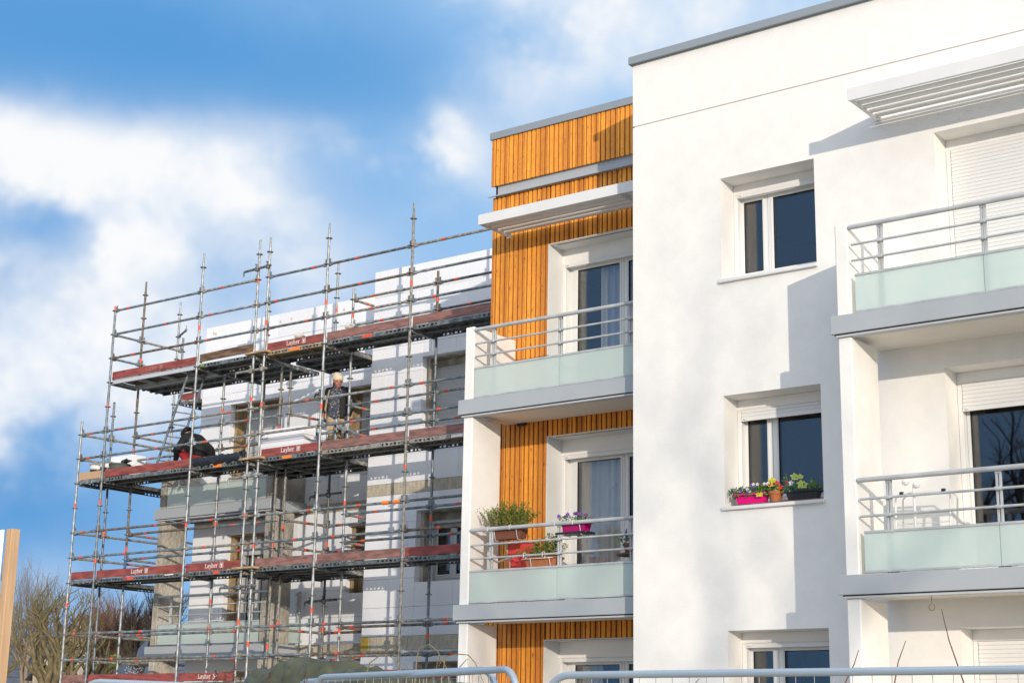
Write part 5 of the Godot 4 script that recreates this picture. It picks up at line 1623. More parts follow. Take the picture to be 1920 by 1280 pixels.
func build_foreground() -> void:
	fence_panel(v3(4.475, 2.003, 8.0), v3(7.97, 2.003, 8.0), true, true, "nearest wire fence panel, its level rail crossing below the white wall and right balconies")
	fence_panel(v3(0.92, 2.045, 6.55), v3(4.285, 2.045, 8.05), true, true, "wire fence panel whose rounded right corner ends before the timber door")
	fence_panel(v3(1.53, 2.058, 7.0), v3(3.9, 2.058, 7.76), true, true, "wire fence panel behind, only its rounded left corner showing before the tarpaulin heap")
	fence_panel(v3(-0.78, 2.034, 7.4), v3(0.95, 1.985, 6.68), true, true, "wire fence panel whose rounded corner shows below the left scaffold")
	var p := thing("steel_post", v3(7.505, 0, 7.9), "rusty galvanised steel post with a clamp, cut off by the right picture edge", "post")
	put(p, "tube", MB.new().tube(v3(7.512, 0, 7.9), v3(7.512, 2.225, 7.9), 0.03, -1.0, 14), M.cement_tube)
	put(p, "clamp", MB.new().tube(v3(7.512, 2.00, 7.9), v3(7.512, 2.09, 7.9), 0.037, -1.0, 14).box(v3(7.50, 2.01, 7.93), v3(7.55, 2.08, 7.97), 0.006), M.fence_tube)
	put(p, "cap", MB.new().tube(v3(7.512, 2.21, 7.9), v3(7.512, 2.229, 7.9), 0.0315, -1.0, 14), M.rusty_tube)
	# sign board on wooden post
	var s := thing("sign_board", v3(1.55, 0, 9.88), "back edge of a pale site board nailed to a square wooden post, left picture edge", "sign board")
	put(s, "post", MB.new().box(v3(1.512, 0, 9.85), v3(1.572, 2.883, 9.918), 0.004), M.raw_wood)
	var turn := Basis(Vector3.UP, 0.94)
	put(s, "panel", MB.new().obox(Transform3D(turn, v3(1.497, 2.29, 9.93) - turn.x * 0.41), v3(0.80, 1.17, 0.012)), M.sign_face)
	put(s, "panel_edge", MB.new().obox(Transform3D(turn, v3(1.497, 2.29, 9.93)), v3(0.016, 1.176, 0.02), 0.002), M.sign_edge)
	# heap under a green sheet
	var nx := 110
	var nz := 50
	var f := FastNoiseLite.new()
	f.seed = 44
	f.frequency = 0.9
	f.fractal_octaves = 3
	var fold := FastNoiseLite.new()
	fold.seed = 45
	fold.frequency = 0.8
	fold.fractal_type = FastNoiseLite.FRACTAL_RIDGED
	fold.fractal_octaves = 2
	var g := []
	for i in nx + 1:
		var col := []
		for j in nz + 1:
			var u := float(i) / nx
			var w := float(j) / nz
			var x := lerpf(-2.25, 0.85, u)
			var z := lerpf(3.0, 4.9, w)
			var edge := minf(1.0, minf(u, 1.0 - u) * 9.0) * minf(1.0, minf(w, 1.0 - w) * 4.0)
			var top := 2.28
			if u < 0.25:
				top = lerpf(2.02, 2.30, u / 0.25)
			elif u < 0.45:
				top = lerpf(2.30, 2.24, (u - 0.25) / 0.2)
			else:
				top = lerpf(2.24, 2.0, (u - 0.45) / 0.55)
			var y := top * pow(edge, 0.35) + f.get_noise_2d(x, z) * 0.07 + fold.get_noise_2d(x * 1.2 + z * 0.9, z * 0.5 - x * 0.2) * 0.12 * edge
			col.append(v3(x, maxf(y, 0.0), z))
		g.append(col)
	var b := MB.new()
	for i in nx:
		for j in nz:
			var co := []
			var m := []
			for e in [[0, 0], [0, 1], [1, 1], [1, 0]]:
				var ii: int = i + e[0]
				var jj: int = j + e[1]
				co.append(g[ii][jj])
				var du: Vector3 = g[mini(ii + 1, nx)][jj] - g[maxi(ii - 1, 0)][jj]
				var dw: Vector3 = g[ii][mini(jj + 1, nz)] - g[ii][maxi(jj - 1, 0)]
				m.append(dw.cross(du).normalized())
			b.quadn(co, m)
	single("covered_heap", b, M.green_sheet, Vector3.ZERO, "heap under a crumpled dark green sheet behind the fence", "covered heap")
	# bare stems and dead seed heads behind the fence
	var sets := [
		["arching bramble stem rising highest, left of the white column base", [[v3(2.36, 0.0, 6.8), v3(2.37, 1.2, 6.8), v3(2.399, 2.188, 6.8), v3(2.423, 2.279, 6.8), v3(2.522, 2.301, 6.8), v3(2.602, 2.252, 6.8), v3(2.695, 2.125, 6.8), v3(2.74, 1.95, 6.8)], [v3(2.62, 2.23, 6.8), v3(2.60, 2.10, 6.81), v3(2.56, 2.02, 6.82)], [v3(2.65, 2.19, 6.8), v3(2.56, 2.06, 6.78)]], M.twig_green, "bramble"],
		["thin bramble arching over the white column base", [[v3(2.6, 0.0, 6.7), v3(2.55, 1.6, 6.75), v3(2.68, 2.21, 6.8), v3(2.796, 2.226, 6.8), v3(2.9, 2.217, 6.8), v3(2.967, 2.158, 6.8), v3(3.009, 2.087, 6.8), v3(3.07, 1.98, 6.8)], [v3(2.82, 2.13, 6.8), v3(2.88, 2.18, 6.8), v3(2.90, 2.19, 6.8)], [v3(2.83, 2.10, 6.8), v3(2.92, 2.13, 6.8), v3(2.95, 2.125, 6.8)]], M.twig_green, "bramble"],
		["thin green bramble arching over the right end of the covered heap", [[v3(1.6, 0.0, 6.5), v3(1.66, 1.9, 6.6), v3(1.74, 2.18, 6.6), v3(1.845, 2.24, 6.6), v3(1.951, 2.234, 6.6), v3(2.086, 2.174, 6.6), v3(2.2, 2.10, 6.6)]], M.twig_green, "bramble"],
		["short red brown shoot before the shaded white wall", [[v3(5.90, 0, 6.9), v3(5.93, 1.7, 6.9), v3(5.966, 1.989, 6.9), v3(6.031, 2.102, 6.9), v3(6.065, 2.189, 6.9)]], M.twig_red, "shoot"],
		["slim red shoot before the lowest right balcony, second tallest", [[v3(6.22, 0, 6.9), v3(6.26, 1.7, 6.9), v3(6.293, 1.987, 6.9), v3(6.322, 2.114, 6.9), v3(6.376, 2.237, 6.9)]], M.twig_red, "shoot"],
		["tallest red shoot leaning left before the lowest right balcony", [[v3(6.93, 0, 6.9), v3(6.82, 1.6, 6.9), v3(6.729, 1.984, 6.9), v3(6.65, 2.234, 6.9), v3(6.612, 2.422, 6.9)]], M.twig_red, "shoot"],
		["forked orange brown twig low before the lowest small window", [[v3(4.98, 0, 7.2), v3(4.96, 1.6, 7.2), v3(5.02, 1.93, 7.2), v3(5.10, 2.01, 7.2)], [v3(5.0, 1.88, 7.2), v3(5.03, 1.96, 7.2)]], M.twig_red, "shoot"],
	]
	for q in sets:
		var st := thing("bare_stem", (q[1] as Array)[0][0], q[0], q[3], "bare stems behind the fence")
		for k in (q[1] as Array).size():
			var pts: Array = q[1][k]
			var rad := []
			for i in pts.size():
				rad.append(lerpf(0.0065, 0.0022, float(i) / (pts.size() - 1)) * (0.6 if k > 0 else 1.0))
			put(st, "stem" if k == 0 else "side_shoot", MB.new().sweep(pts, rad, 6), q[2])
	var r := RandomNumberGenerator.new()
	r.seed = 88
	var where := ["before the red board at the scaffold foot, leftmost", "taller, right of the lettered red board at the scaffold foot", "small, between the two taller ones by the red board", "at the left end of the green covered heap", "in the middle of the green covered heap", "by the low shutter, left of the bramble", "under the bramble arch, tallest by the shutter", "small, at the right end of the covered heap"]
	var tips := [v3(0.638, 2.12, 7.2), v3(0.847, 2.188, 7.2), v3(0.745, 2.089, 7.2), v3(1.243, 2.084, 7.2), v3(1.626, 2.096, 7.2), v3(2.761, 2.125, 7.2), v3(2.945, 2.149, 7.2), v3(2.635, 2.096, 7.2)]
	for k in tips.size():
		var tip: Vector3 = tips[k]
		var st := thing("seed_head", v3(tip.x, 0, tip.z), "dark brown dead seed head " + where[k], "dead weed", "dead weeds behind the fence")
		put(st, "stem", MB.new().sweep([v3(tip.x - 0.05, 0, tip.z), v3(tip.x - 0.02, 1.2, tip.z), tip], [0.005, 0.004, 0.0015], 5), M.seed_brown)
		var c := MB.new()
		for i in 150:
			var h := pow(r.randf(), 0.8) * 0.17
			var wd := 0.008 + 0.05 * (h / 0.17) * (0.5 + 0.5 * sin(h * 70.0 + k))
			var p2 := tip + v3(r.randf_range(-wd, wd), -h, r.randf_range(-wd, wd))
			leaf_cluster(c, p2, r.randf_range(0.009, 0.016), r, 1)
		put(st, "seeds", c, M.seed_brown).set_meta("kind", "stuff")


func build_background() -> void:
	# houses behind the trees
	var h := thing("slate_house", v3(-43, 0, -25), "grey slate roofed house far behind the pollard trees", "house")
	var t := Transform3D(Basis(Vector3.UP, 1.44), v3(-45.2, 0, -25.6))
	var b := MB.new()
	b.xf = t
	b.box(v3(-8, 0, -4), v3(6.6, 2.9, 4))
	put(h, "wall", b, M.house_wall)
	b = MB.new()
	b.xf = t
	b.quad(v3(-8.3, 2.6, 4.4), v3(6.9, 2.6, 4.4), v3(6.9, 5.45, 0), v3(-8.3, 5.45, 0))
	b.quad(v3(6.9, 2.6, -4.4), v3(-8.3, 2.6, -4.4), v3(-8.3, 5.45, 0), v3(6.9, 5.45, 0))
	b.quad(v3(-8.3, 2.5, -4.4), v3(6.9, 2.5, -4.4), v3(6.9, 2.5, 4.4), v3(-8.3, 2.5, 4.4))
	b.face(v3(6.6, 2.6, 4.2), v3(6.6, 2.6, -4.2), v3(6.6, 5.4, 0))
	b.face(v3(-8.0, 2.6, -4.2), v3(-8.0, 2.6, 4.2), v3(-8.0, 5.4, 0))
	put(h, "roof", b, M.slate)
	for k in 9:
		b = MB.new()
		b.xf = t
		var f := (k + 0.5) / 9.0
		b.box(v3(-8.3, lerpf(2.6, 5.4, f), lerpf(4.42, 0.06, f)), v3(6.9, lerpf(2.6, 5.4, f) + 0.02, lerpf(4.42, 0.06, f) + 0.02))
		put(h, "slate_course", b, M.slate)
	for x in [-5.0, -1.5, 2.5]:
		b = MB.new()
		b.xf = t
		b.box(v3(x, 0.9, 3.99), v3(x + 1.1, 2.2, 4.03))
		put(h, "window", b, M.dark_gap)
	var h2 := thing("gabled_house", v3(-37, 0, -22), "small house with beige gable and pale verge seen through the twigs", "house")
	t = Transform3D(Basis(Vector3.UP, 0.5), v3(-36.6, 0, -22.2))
	b = MB.new()
	b.xf = t
	b.box(v3(-1.6, 0, -3), v3(1.6, 3.6, 3))
	b.face(v3(-1.6, 3.6, 3), v3(1.6, 3.6, 3), v3(0, 5.5, 3))
	put(h2, "wall", b, M.old_beige)
	b = MB.new()
	b.xf = t
	b.quad(v3(1.8, 3.35, 3.2), v3(1.8, 3.35, -3.2), v3(0, 5.65, -3.2), v3(0, 5.65, 3.2))
	b.quad(v3(-1.8, 3.35, -3.2), v3(-1.8, 3.35, 3.2), v3(0, 5.65, 3.2), v3(0, 5.65, -3.2))
	put(h2, "roof", b, M.slate)
	put(h2, "verge_board", MB.new().box(v3(0, 0, 0), v3(0.01, 0.01, 0.01)), M.white_metal, t * v3(0, 5.5, 3.2))
	# pollards
	var pol := {"name": "pollard_tree", "depth": 4, "kids": [2, 4], "wiggle": 0.30, "up": 0.28, "spread": 0.9, "twig": 0.02, "lean": 0.75, "taper": 0.70}
	rng.seed = 301
	bare_tree(v3(-24.58, 0, -10.5), "mossy pollard tree with knuckled limbs and yellow brown shoots, left of the scaffold", 2.7, 0.20, 8, 1.0, pol, [M.bark, M.twig_green], "pollard trees left of the scaffold")
	rng.seed = 307
	bare_tree(v3(-26.9, 0, -13.4), "pollard tree with reddish shoots seen between the outer scaffold poles", 2.9, 0.2, 7, 0.95, pol, [M.bark, M.twig_red], "pollard trees left of the scaffold")
	var brush := {"name": "brush_tree", "depth": 3, "kids": [5, 6], "wiggle": 0.16, "up": 0.5, "spread": 0.6, "twig": 0.02, "lean": 0.4, "taper": 0.6}
	rng.seed = 311
	bare_tree(v3(-22.0, 0, -11.1), "dark pollard with clubbed limb ends beside the concrete column", 3.2, 0.16, 5, 0.85, brush, [M.bark_dark, M.bark_dark], "pollard trees left of the scaffold")
	rng.seed = 313
	bare_tree(v3(-23.3, 0, -12.8), "thin dark pollard half hidden by the concrete column", 3.4, 0.12, 4, 0.8, brush, [M.bark_dark, M.twig_grey], "pollard trees left of the scaffold")
	rng.seed = 317
	bare_tree(v3(-29.6, 0, -16.2), "reddish bare tree before the gabled house, between the inner scaffold poles", 3.0, 0.13, 6, 1.1, brush, [M.twig_grey, M.twig_red], "pollard trees left of the scaffold")
	rng.seed = 319
	bare_tree(v3(-28.3, 0, -11.2), "low tangled tree beside the wooden sign post", 2.6, 0.14, 6, 0.9, pol, [M.bark, M.twig_green], "pollard trees left of the scaffold")
	var fine_tree := {"name": "fine_tree", "depth": 4, "kids": [4, 5], "wiggle": 0.14, "up": 0.5, "spread": 0.5, "twig": 0.03, "lean": 0.35, "taper": 0.6}
	rng.seed = 331
	bare_tree(v3(-38.5, 0, -20.0), "tall pale bare tree, fine twigs against the sky left of the gabled house", 3.0, 0.16, 5, 1.7, fine_tree, [M.twig_grey, M.twig_grey], "bare trees far off")
	rng.seed = 337
	bare_tree(v3(-41.5, 0, -26.5), "pale bare tree rising behind the gabled house", 3.2, 0.16, 5, 1.6, fine_tree, [M.twig_grey, M.twig_grey], "bare trees far off")
	# blossom and a green tuft below the scaffold rails
	var r := RandomNumberGenerator.new()
	r.seed = 5
	var bl := MB.new()
	var gr := MB.new()
	for k in 260:
		leaf_cluster(bl, v3(-20.25, 2.95, -9.5) + v3(r.randf_range(-1, 1) * 0.16, r.randf_range(-1, 1) * 0.22, r.randf_range(-1, 1) * 0.16), 0.04, r, 1)
		leaf_cluster(gr, v3(-20.55, 3.3, -9.2) + v3(r.randf_range(-1, 1) * 0.10, r.randf_range(-1, 1) * 0.13, r.randf_range(-1, 1) * 0.10), 0.05, r, 1)
	var sh := thing("blossom_shrub", v3(-20.3, 0, -9.5), "shrub with white blossom low behind the scaffold poles", "shrub")
	put(sh, "stem", MB.new().sweep([v3(-20.3, 0, -9.5), v3(-20.27, 1.6, -9.5), v3(-20.25, 2.8, -9.5)], [0.03, 0.02, 0.008], 6), M.bark_dark)
	put(sh, "blossom", bl, M.white_petal).set_meta("kind", "stuff")
	sh = thing("leafy_shrub", v3(-20.55, 0, -9.2), "small bright green leafy shoot behind the scaffold poles", "shrub")
	put(sh, "stem", MB.new().sweep([v3(-20.5, 0, -9.2), v3(-20.52, 1.6, -9.2), v3(-20.55, 3.2, -9.2)], [0.03, 0.02, 0.008], 6), M.bark_dark)
	put(sh, "foliage", gr, M.bright_leaf).set_meta("kind", "stuff")
	# the trees across the yard, mirrored in the glass and throwing branch shade on the white wall
	var big := {"name": "yard_tree", "depth": 5, "kids": [2, 3], "wiggle": 0.20, "up": 0.12, "spread": 0.8, "twig": 0.014, "lean": 0.85, "taper": 0.66}
	var mirror_tree := {"name": "yard_tree", "depth": 5, "kids": [2, 3], "wiggle": 0.22, "up": 0.10, "spread": 0.85, "twig": 0.014, "lean": 0.85, "taper": 0.74}
	rng.seed = 401
	bare_tree(v3(-7.5, 0, 31.0), "bare tree across the yard, mirrored in the right balcony door glass", 4.5, 0.36, 6, 3.0, mirror_tree, [M.bark_dark, M.bark_dark], "bare trees across the yard")
	rng.seed = 409
	bare_tree(v3(34.0, 0, 31.0), "bare tree across the yard, throwing faint branch shade on the white wall", 8.0, 0.13, 6, 3.4, big, [M.bark_dark, M.bark_dark], "bare trees across the yard")


# ---------------------------------------------------------------- people
func skin_over(bones: Array, k: float, cell: float, cut := "", frame := Transform3D.IDENTITY) -> MB:
	# a smooth union of tapered capsules [a, b, ra, rb], meshed as surface nets
	var lo := v3(1e9, 1e9, 1e9)
	var hi := -lo
	var m := k * 0.5 + cell * 2.5
	for b in bones:
		var r := maxf(b[2], b[3]) + m
		for p in [b[0], b[1]]:
			lo = lo.min((p as Vector3) - v3(r, r, r))
			hi = hi.max((p as Vector3) + v3(r, r, r))
	var nx := int((hi.x - lo.x) / cell) + 2
	var ny := int((hi.y - lo.y) / cell) + 2
	var nz := int((hi.z - lo.z) / cell) + 2
	var g := PackedFloat32Array()
	g.resize(nx * ny * nz)
	g.fill(100.0)
	for b in bones:
		var a: Vector3 = b[0]
		var e: Vector3 = b[1]
		var ra: float = b[2]
		var rb: float = b[3]
		var r := maxf(ra, rb) + m
		var l0 := ((a.min(e) - v3(r, r, r) - lo) / cell).floor()
		var l1 := ((a.max(e) + v3(r, r, r) - lo) / cell).ceil()
		var ab := e - a
		var len2 := maxf(ab.length_squared(), 1e-9)
		for z in range(maxi(0, int(l0.z)), mini(nz, int(l1.z) + 1)):
			for y in range(maxi(0, int(l0.y)), mini(ny, int(l1.y) + 1)):
				var row := (z * ny + y) * nx
				for x in range(maxi(0, int(l0.x)), mini(nx, int(l1.x) + 1)):
					var p := lo + v3(x, y, z) * cell
					var t := clampf((p - a).dot(ab) / len2, 0.0, 1.0)
					var d := (p - a - ab * t).length() - lerpf(ra, rb, t)
					var o := g[row + x]
					var h := maxf(k - absf(o - d), 0.0) / k
					g[row + x] = minf(o, d) - h * h * k * 0.25
	if cut != "":
		for z in nz:
			for y in ny:
				for x in nx:
					var i := (z * ny + y) * nx + x
					if g[i] < m:
						g[i] = maxf(g[i], cut_away(cut, lo + v3(x, y, z) * cell, frame))
	var at := {}
	var corner := [0, 1, nx, nx + 1, nx * ny, nx * ny + 1, nx * ny + nx, nx * ny + nx + 1]
	for z in nz - 1:
		for y in ny - 1:
			for x in nx - 1:
				var i := (z * ny + y) * nx + x
				var neg := 0
				for c in 8:
					if g[i + corner[c]] < 0.0:
						neg += 1
				if neg == 0 or neg == 8:
					continue
				var s := Vector3.ZERO
				var cnt := 0
				for c in 8:
					for ax in [1, 2, 4]:
						if c & ax:
							continue
						var f0 := g[i + corner[c]]
						var f1 := g[i + corner[c | ax]]
						if (f0 < 0.0) != (f1 < 0.0):
							var t := f0 / (f0 - f1)
							var q := v3(c & 1, (c >> 1) & 1, (c >> 2) & 1)
							q += v3(1, 0, 0) * t if ax == 1 else (v3(0, 1, 0) * t if ax == 2 else v3(0, 0, 1) * t)
							s += q
							cnt += 1
				at[i] = lo + (v3(x, y, z) + s / cnt) * cell
	var faces := []
	var nrm := {}
	var steps := [[1, nx, nx * ny], [nx, nx * ny, 1], [nx * ny, 1, nx]]
	for i in at:
		for st in steps:
			var e: int = st[0]
			var u: int = st[1]
			var w: int = st[2]
			if i + e >= g.size() or (g[i] < 0.0) == (g[i + e] < 0.0):
				continue
			if not (at.has(i - u) and at.has(i - w) and at.has(i - u - w)):
				continue
			var q := [i - u - w, i - w, i, i - u]
			if g[i] >= 0.0:
				q.reverse()
			faces.append(q)
			var nn: Vector3 = (at[q[2]] - at[q[0]]).cross(at[q[3]] - at[q[1]])
			for j in q:
				nrm[j] = nrm.get(j, Vector3.ZERO) + nn
	var out := MB.new()
	for q in faces:
		out.quadn([at[q[0]], at[q[1]], at[q[2]], at[q[3]]], [(nrm[q[0]] as Vector3).normalized(), (nrm[q[1]] as Vector3).normalized(), (nrm[q[2]] as Vector3).normalized(), (nrm[q[3]] as Vector3).normalized()])
	return out


func cut_away(what: String, q: Vector3, frame: Transform3D) -> float:
	var l := frame * q
	if what == "open_jacket":
		# the open front, and the hem
		var wdt := 0.085 + 0.05 * clampf((1.35 - q.y) / 0.5, 0.0, 1.0)
		return maxf(minf(q.z - 0.02, wdt - absf(q.x + 0.035)) if q.y < 1.46 else -1.0, 0.80 - q.y)
	if what == "cap":
		return 0.026 - l.y + (0.30 if l.z < 0.0 else 0.10) * l.z
	return -l.y


func turned(b: MB, t: Transform3D) -> MB:
	for i in b.v.size():
		b.v[i] = t * b.v[i]
		b.n[i] = (t.basis * b.n[i]).normalized()
	return b


func joined(parts: Array) -> MB:
	var o := MB.new()
	for p in parts:
		o.v.append_array(p.v)
		o.n.append_array(p.n)
		o.c.append_array(p.c)
	return o


func hand_bones(w: Vector3, d: Vector3, side: Vector3, curl: Vector3) -> Array:
	# palm, four unequal curled fingers and a thumb from the wrist w along d; side points to the thumb, curl to the palm
	var o := [[w, w + d * 0.05, 0.024, 0.026], [w + d * 0.04 + side * 0.022, w + d * 0.085 + side * 0.026, 0.017, 0.014], [w + d * 0.04 - side * 0.020, w + d * 0.08 - side * 0.026, 0.017, 0.013]]
	for k in 4:
		var s := side * (0.030 - 0.020 * k)
		var l: float = [0.072, 0.082, 0.076, 0.060][k]
		var a := w + d * 0.085 + s
		var b := a + d * l * 0.42 + curl * l * 0.12
		var c := b + d * l * 0.28 + curl * l * 0.26
		var e := c + d * l * 0.05 + curl * l * 0.28
		o += [[a, b, 0.0095, 0.009], [b, c, 0.009, 0.0085], [c, e, 0.0085, 0.007]]
	var t0 := w + d * 0.025 + side * 0.022
	var t1 := t0 + side * 0.028 + d * 0.025 + curl * 0.012
	var t2 := t1 + side * 0.008 + d * 0.032 + curl * 0.010
	o += [[t0, t1, 0.013, 0.011], [t1, t2, 0.011, 0.0085]]
	return o


func head_mesh(o: Vector3, look: Basis) -> MB:
	# a head about the point o (its centre), with jaw, brow, nose, cheeks and ears
	var b := []
	for e in [[0, 0.035, -0.015, 0, 0.02, -0.02, 0.088, 0.085], [0, 0.02, 0.02, 0, -0.03, 0.025, 0.072, 0.062], [0, -0.055, 0.05, 0, -0.075, 0.062, 0.042, 0.026], [0.03, -0.03, 0.055, 0.02, -0.05, 0.062, 0.026, 0.02], [-0.03, -0.03, 0.055, -0.02, -0.05, 0.062, 0.026, 0.02], [0, 0.012, 0.088, 0, -0.022, 0.107, 0.011, 0.014], [-0.032, 0.026, 0.078, 0.032, 0.026, 0.078, 0.013, 0.013], [0.085, 0.01, -0.01, 0.088, -0.02, -0.005, 0.014, 0.011], [-0.085, 0.01, -0.01, -0.088, -0.02, -0.005, 0.014, 0.011], [0, -0.06, -0.01, 0, -0.15, -0.03, 0.052, 0.056]]:
		b.append([o + look * v3(e[0], e[1], e[2]), o + look * v3(e[3], e[4], e[5]), e[6], e[7]])
	return skin_over(b, 0.022, 0.007)


func face_parts(p: Node3D, o: Vector3, look: Basis, t: Transform3D) -> void:
	for s in [-1.0, 1.0]:
		var e := o + look * v3(s * 0.031, 0.008, 0.084)
		put(p, "eye", turned(MB.new().lathe([Vector2(0.0, -0.010), Vector2(0.009, -0.005), Vector2(0.011, 0.0), Vector2(0.009, 0.005), Vector2(0.0, 0.010)], e, 8), t), M.eye)
	put(p, "mouth", turned(MB.new().sweep([o + look * v3(-0.022, -0.046, 0.082), o + look * v3(0, -0.047, 0.091), o + look * v3(0.022, -0.046, 0.082)], [0.003, 0.006, 0.003], 6), t), M.lips)


func build_worker() -> void:
	var at := v3(-9.78, 6.556, -5.08)
	var p := thing("person", at, "person in paint spattered shirt, open black jacket and cream cap, standing on the middle deck", "person")
	var t := Transform3D(Basis(Vector3.UP, atan2(0.42, 0.9)).scaled(v3(0.985, 0.985, 0.985)), at)
	var hip := [v3(0.09, 0.88, 0), v3(-0.09, 0.88, 0)]
	var knee := [v3(0.11, 0.48, 0.035), v3(-0.12, 0.47, 0.02)]
	var ank := [v3(0.12, 0.085, -0.01), v3(-0.13, 0.085, 0.02)]
	var sh := [v3(0.18, 1.355, -0.01), v3(-0.18, 1.355, 0.0)]
	var elb := [v3(0.275, 1.10, -0.03), v3(-0.265, 1.09, 0.01)]
	var wri := [v3(0.255, 0.865, 0.075), v3(-0.215, 0.90, 0.17)]
	var neck := v3(0, 1.43, 0.0)
	var head := v3(0.0, 1.535, 0.035)
	var look := Basis(Vector3.UP, 0.55) * Basis(Vector3.RIGHT, 0.32)
	# one body
	var bones := [[v3(0, 0.93, 0), v3(0, 1.15, 0), 0.125, 0.12], [v3(0.07, 1.30, 0), v3(-0.07, 1.30, 0), 0.11, 0.11], [neck - v3(0, 0.04, 0.01), head, 0.06, 0.055]]
	for k in 2:
		bones += [[hip[k], knee[k], 0.085, 0.055], [knee[k], ank[k], 0.055, 0.04], [ank[k], ank[k] + v3(0, -0.05, 0.14), 0.04, 0.032], [sh[k], elb[k], 0.052, 0.042], [elb[k], wri[k], 0.042, 0.028]]
	var hands := []
	for k in 2:
		var d: Vector3 = ((wri[k] as Vector3) - elb[k]).normalized()
		hands.append(skin_over(hand_bones(wri[k], (d + v3(0, -0.35, 0.1)).normalized(), v3(0.25 if k else -0.25, 0.25, 0.93).normalized(), v3(0.8 if k else -0.8, -0.2, 0.2).normalized()), 0.008, 0.0045))
	put(p, "body", turned(joined([skin_over(bones, 0.05, 0.018), head_mesh(head, look), hands[0], hands[1]]), t), M.skin)
	face_parts(p, head, look, t)
	# clothes
	put(p, "shirt", turned(skin_over([[v3(0.06, 0.90, 0.01), v3(0.07, 1.30, 0.01), 0.125, 0.115], [v3(-0.06, 0.90, 0.01), v3(-0.07, 1.30, 0.01), 0.125, 0.115], [v3(0, 1.34, 0.0), v3(0, 1.41, 0.0), 0.09, 0.065]], 0.06, 0.016), t), M.shirt)
	put(p, "collar", turned(skin_over([[v3(-0.05, 1.42, 0.03), v3(0.0, 1.395, 0.068), 0.018, 0.018], [v3(0.0, 1.395, 0.068), v3(0.05, 1.42, 0.03), 0.018, 0.018]], 0.01, 0.007), t), M.red_cloth)
	var jb := [[v3(0.085, 0.86, 0.0), v3(0.085, 1.31, -0.01), 0.155, 0.125], [v3(-0.085, 0.86, 0.0), v3(-0.085, 1.31, -0.01), 0.155, 0.125], [v3(0.06, 1.40, -0.035), v3(-0.06, 1.40, -0.035), 0.06, 0.06]]
	for k in 2:
		jb += [[sh[k], elb[k], 0.078, 0.066], [elb[k], (wri[k] as Vector3).lerp(elb[k], 0.08), 0.066, 0.050]]
	put(p, "jacket", turned(skin_over(jb, 0.05, 0.015, "open_jacket"), t), M.jacket)
	put(p, "jacket_lining", turned(MB.new().sweep([v3(-0.135, 1.36, 0.10), v3(-0.165, 1.15, 0.145), v3(-0.185, 0.95, 0.155), v3(-0.175, 0.79, 0.13)], [0.014, 0.02, 0.022, 0.022], 6), t), M.lining)
	var tb := [[v3(0.06, 0.93, 0), v3(-0.06, 0.93, 0), 0.125, 0.125]]
	for k in 2:
		tb += [[hip[k], knee[k], 0.105, 0.080], [knee[k], (ank[k] as Vector3) + v3(0, 0.02, 0), 0.080, 0.068]]
	put(p, "trousers", turned(skin_over(tb, 0.04, 0.016), t), M.trousers)
	for k in 2:
		put(p, "boot", turned(skin_over([[(ank[k] as Vector3) + v3(0, 0.04, -0.01), (ank[k] as Vector3) + v3(0, -0.03, -0.02), 0.055, 0.052], [(ank[k] as Vector3) + v3(0, -0.035, -0.03), (ank[k] as Vector3) + v3(0, -0.045, 0.16), 0.045, 0.04]], 0.03, 0.012), t), M.boots)
	put(p, "cap", turned(skin_over([[head + look * v3(0, 0.06, -0.018), head + look * v3(0, 0.035, -0.022), 0.104, 0.104], [head + look * v3(-0.03, 0.11, -0.02), head + look * v3(-0.05, 0.10, -0.07), 0.065, 0.06]], 0.03, 0.009, "cap", Transform3D(look, head).affine_inverse()), t), M.cap)


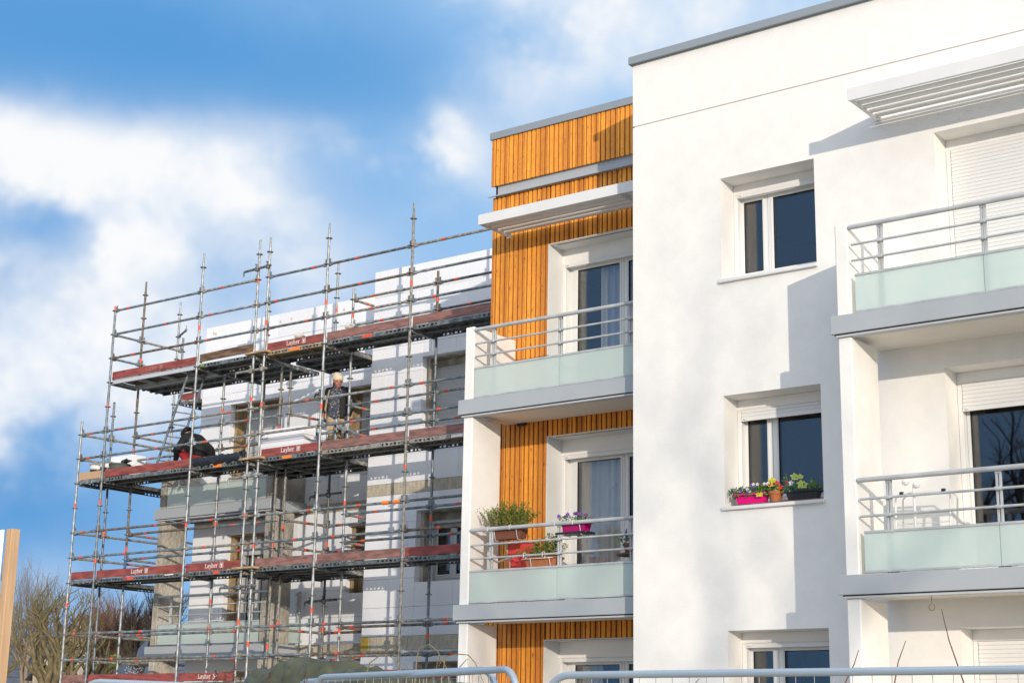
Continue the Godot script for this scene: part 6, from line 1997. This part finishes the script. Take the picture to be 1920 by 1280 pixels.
func build_crouching_worker() -> void:
	var at := v3(-12.98, 6.556, -4.55)
	var p := thing("person", at, "person in black jacket, dark helmet and red trousers crouching behind the ladder", "person")
	var t := Transform3D(Basis(Vector3.UP, atan2(-0.75, 0.05)), at)
	var hip := [v3(0.10, 0.36, -0.16), v3(-0.10, 0.36, -0.16)]
	var knee := [v3(0.15, 0.36, 0.20), v3(-0.14, 0.34, 0.20)]
	var ank := [v3(0.14, 0.085, 0.02), v3(-0.13, 0.085, -0.02)]
	var sh := [v3(0.17, 0.66, 0.13), v3(-0.17, 0.66, 0.13)]
	var elb := [v3(0.25, 0.42, 0.26), v3(-0.24, 0.42, 0.28)]
	var wri := [v3(0.14, 0.26, 0.40), v3(-0.12, 0.24, 0.42)]
	var head := v3(0, 0.765, 0.27)
	var look := Basis(Vector3.RIGHT, 0.75)
	var bones := [[v3(0, 0.38, -0.16), v3(0, 0.55, -0.02), 0.13, 0.12], [v3(0.07, 0.63, 0.09), v3(-0.07, 0.63, 0.09), 0.11, 0.11], [v3(0, 0.68, 0.14), head, 0.06, 0.055]]
	for k in 2:
		bones += [[hip[k], knee[k], 0.085, 0.055], [knee[k], ank[k], 0.055, 0.04], [ank[k], ank[k] + v3(0, -0.05, 0.14), 0.04, 0.032], [sh[k], elb[k], 0.052, 0.042], [elb[k], wri[k], 0.042, 0.028]]
	var hands := []
	for k in 2:
		var d: Vector3 = ((wri[k] as Vector3) - elb[k]).normalized()
		hands.append(skin_over(hand_bones(wri[k], d, v3(0.5 if k else -0.5, 0.6, 0.3).normalized(), v3(0, -0.9, 0.3).normalized()), 0.008, 0.0045))
	put(p, "body", turned(joined([skin_over(bones, 0.05, 0.02), head_mesh(head, look), hands[0], hands[1]]), t), M.skin)
	face_parts(p, head, look, t)
	var jb := [[v3(0.09, 0.38, -0.17), v3(0.09, 0.62, 0.07), 0.185, 0.15], [v3(-0.09, 0.38, -0.17), v3(-0.09, 0.62, 0.07), 0.185, 0.15], [v3(0.05, 0.70, 0.14), v3(-0.05, 0.70, 0.14), 0.085, 0.085]]
	for k in 2:
		jb += [[v3(0.08, 0.40, 0.02) * v3(1 - 2 * k, 1, 1), v3(0.11, 0.34, 0.15) * v3(1 - 2 * k, 1, 1), 0.14, 0.12], [sh[k], elb[k], 0.095, 0.078], [elb[k], wri[k], 0.07, 0.05]]
	put(p, "jacket", turned(skin_over(jb, 0.05, 0.016), t), M.jacket)
	var tb := [[(hip[0] as Vector3) - v3(0, 0.08, 0), (hip[1] as Vector3) - v3(0, 0.08, 0), 0.15, 0.15]]
	for k in 2:
		tb += [[hip[k], knee[k], 0.11, 0.085], [knee[k], (ank[k] as Vector3) + v3(0, 0.02, 0), 0.085, 0.07]]
	put(p, "trousers", turned(skin_over(tb, 0.04, 0.018), t), M.red_trousers)
	for k in 2:
		put(p, "boot", turned(skin_over([[(ank[k] as Vector3) + v3(0, 0.04, -0.01), (ank[k] as Vector3) + v3(0, -0.03, -0.02), 0.055, 0.052], [(ank[k] as Vector3) + v3(0, -0.035, -0.03), (ank[k] as Vector3) + v3(0, -0.045, 0.16), 0.045, 0.04]], 0.03, 0.014), t), M.boots)
	put(p, "helmet", turned(skin_over([[head + look * v3(0, 0.03, 0.0), head + look * v3(0, 0.02, -0.03), 0.122, 0.125]], 0.02, 0.009, "helmet", Transform3D(look, head).affine_inverse()), t), M.helmet)


func _ready() -> void:
	rng.seed = 2024
	# camera
	var cam := Camera3D.new()
	cam.name = "camera"
	cam.position = CAM
	cam.rotation_degrees = Vector3(14.0757, 37.0785, 1.0327)
	cam.fov = 24.152
	cam.near = 0.1
	cam.far = 600.0
	add_child(cam)
	cam.current = true
	# sky, exposure
	var env := Environment.new()
	env.background_mode = Environment.BG_SKY
	env.sky = Sky.new()
	env.sky.sky_material = make_sky()
	env.background_energy_multiplier = 1.0
	env.ambient_light_source = Environment.AMBIENT_SOURCE_SKY
	env.tonemap_mode = Environment.TONE_MAPPER_LINEAR
	env.tonemap_exposure = EXPOSURE
	env.sdfgi_enabled = true
	env.ssao_enabled = true
	env.ssil_enabled = true
	var we := WorldEnvironment.new()
	we.name = "world_environment"
	we.environment = env
	add_child(we)
	# low winter sun from the right
	var sun := DirectionalLight3D.new()
	sun.name = "sun"
	sun.light_energy = 0.93
	sun.light_color = Color(1.0, 0.945, 0.87)
	sun.light_angular_distance = 0.5
	sun.shadow_enabled = true
	add_child(sun)
	sun.look_at_from_position(v3(1.10, 0.265, 1.0) * 60.0, Vector3.ZERO)
	make_materials()
	# the setting
	var g := put(self, "ground", MB.new().box(v3(-400, -0.5, -400), v3(400, -0.02, 400)), M.ground)
	g.set_meta("kind", "structure")
	build_house()
	build_insulated_house()
	build_scaffold_left()
	build_scaffold_right()
	build_balcony_things()
	build_deck_things()
	build_worker()
	build_crouching_worker()
	build_foreground()
	build_background()
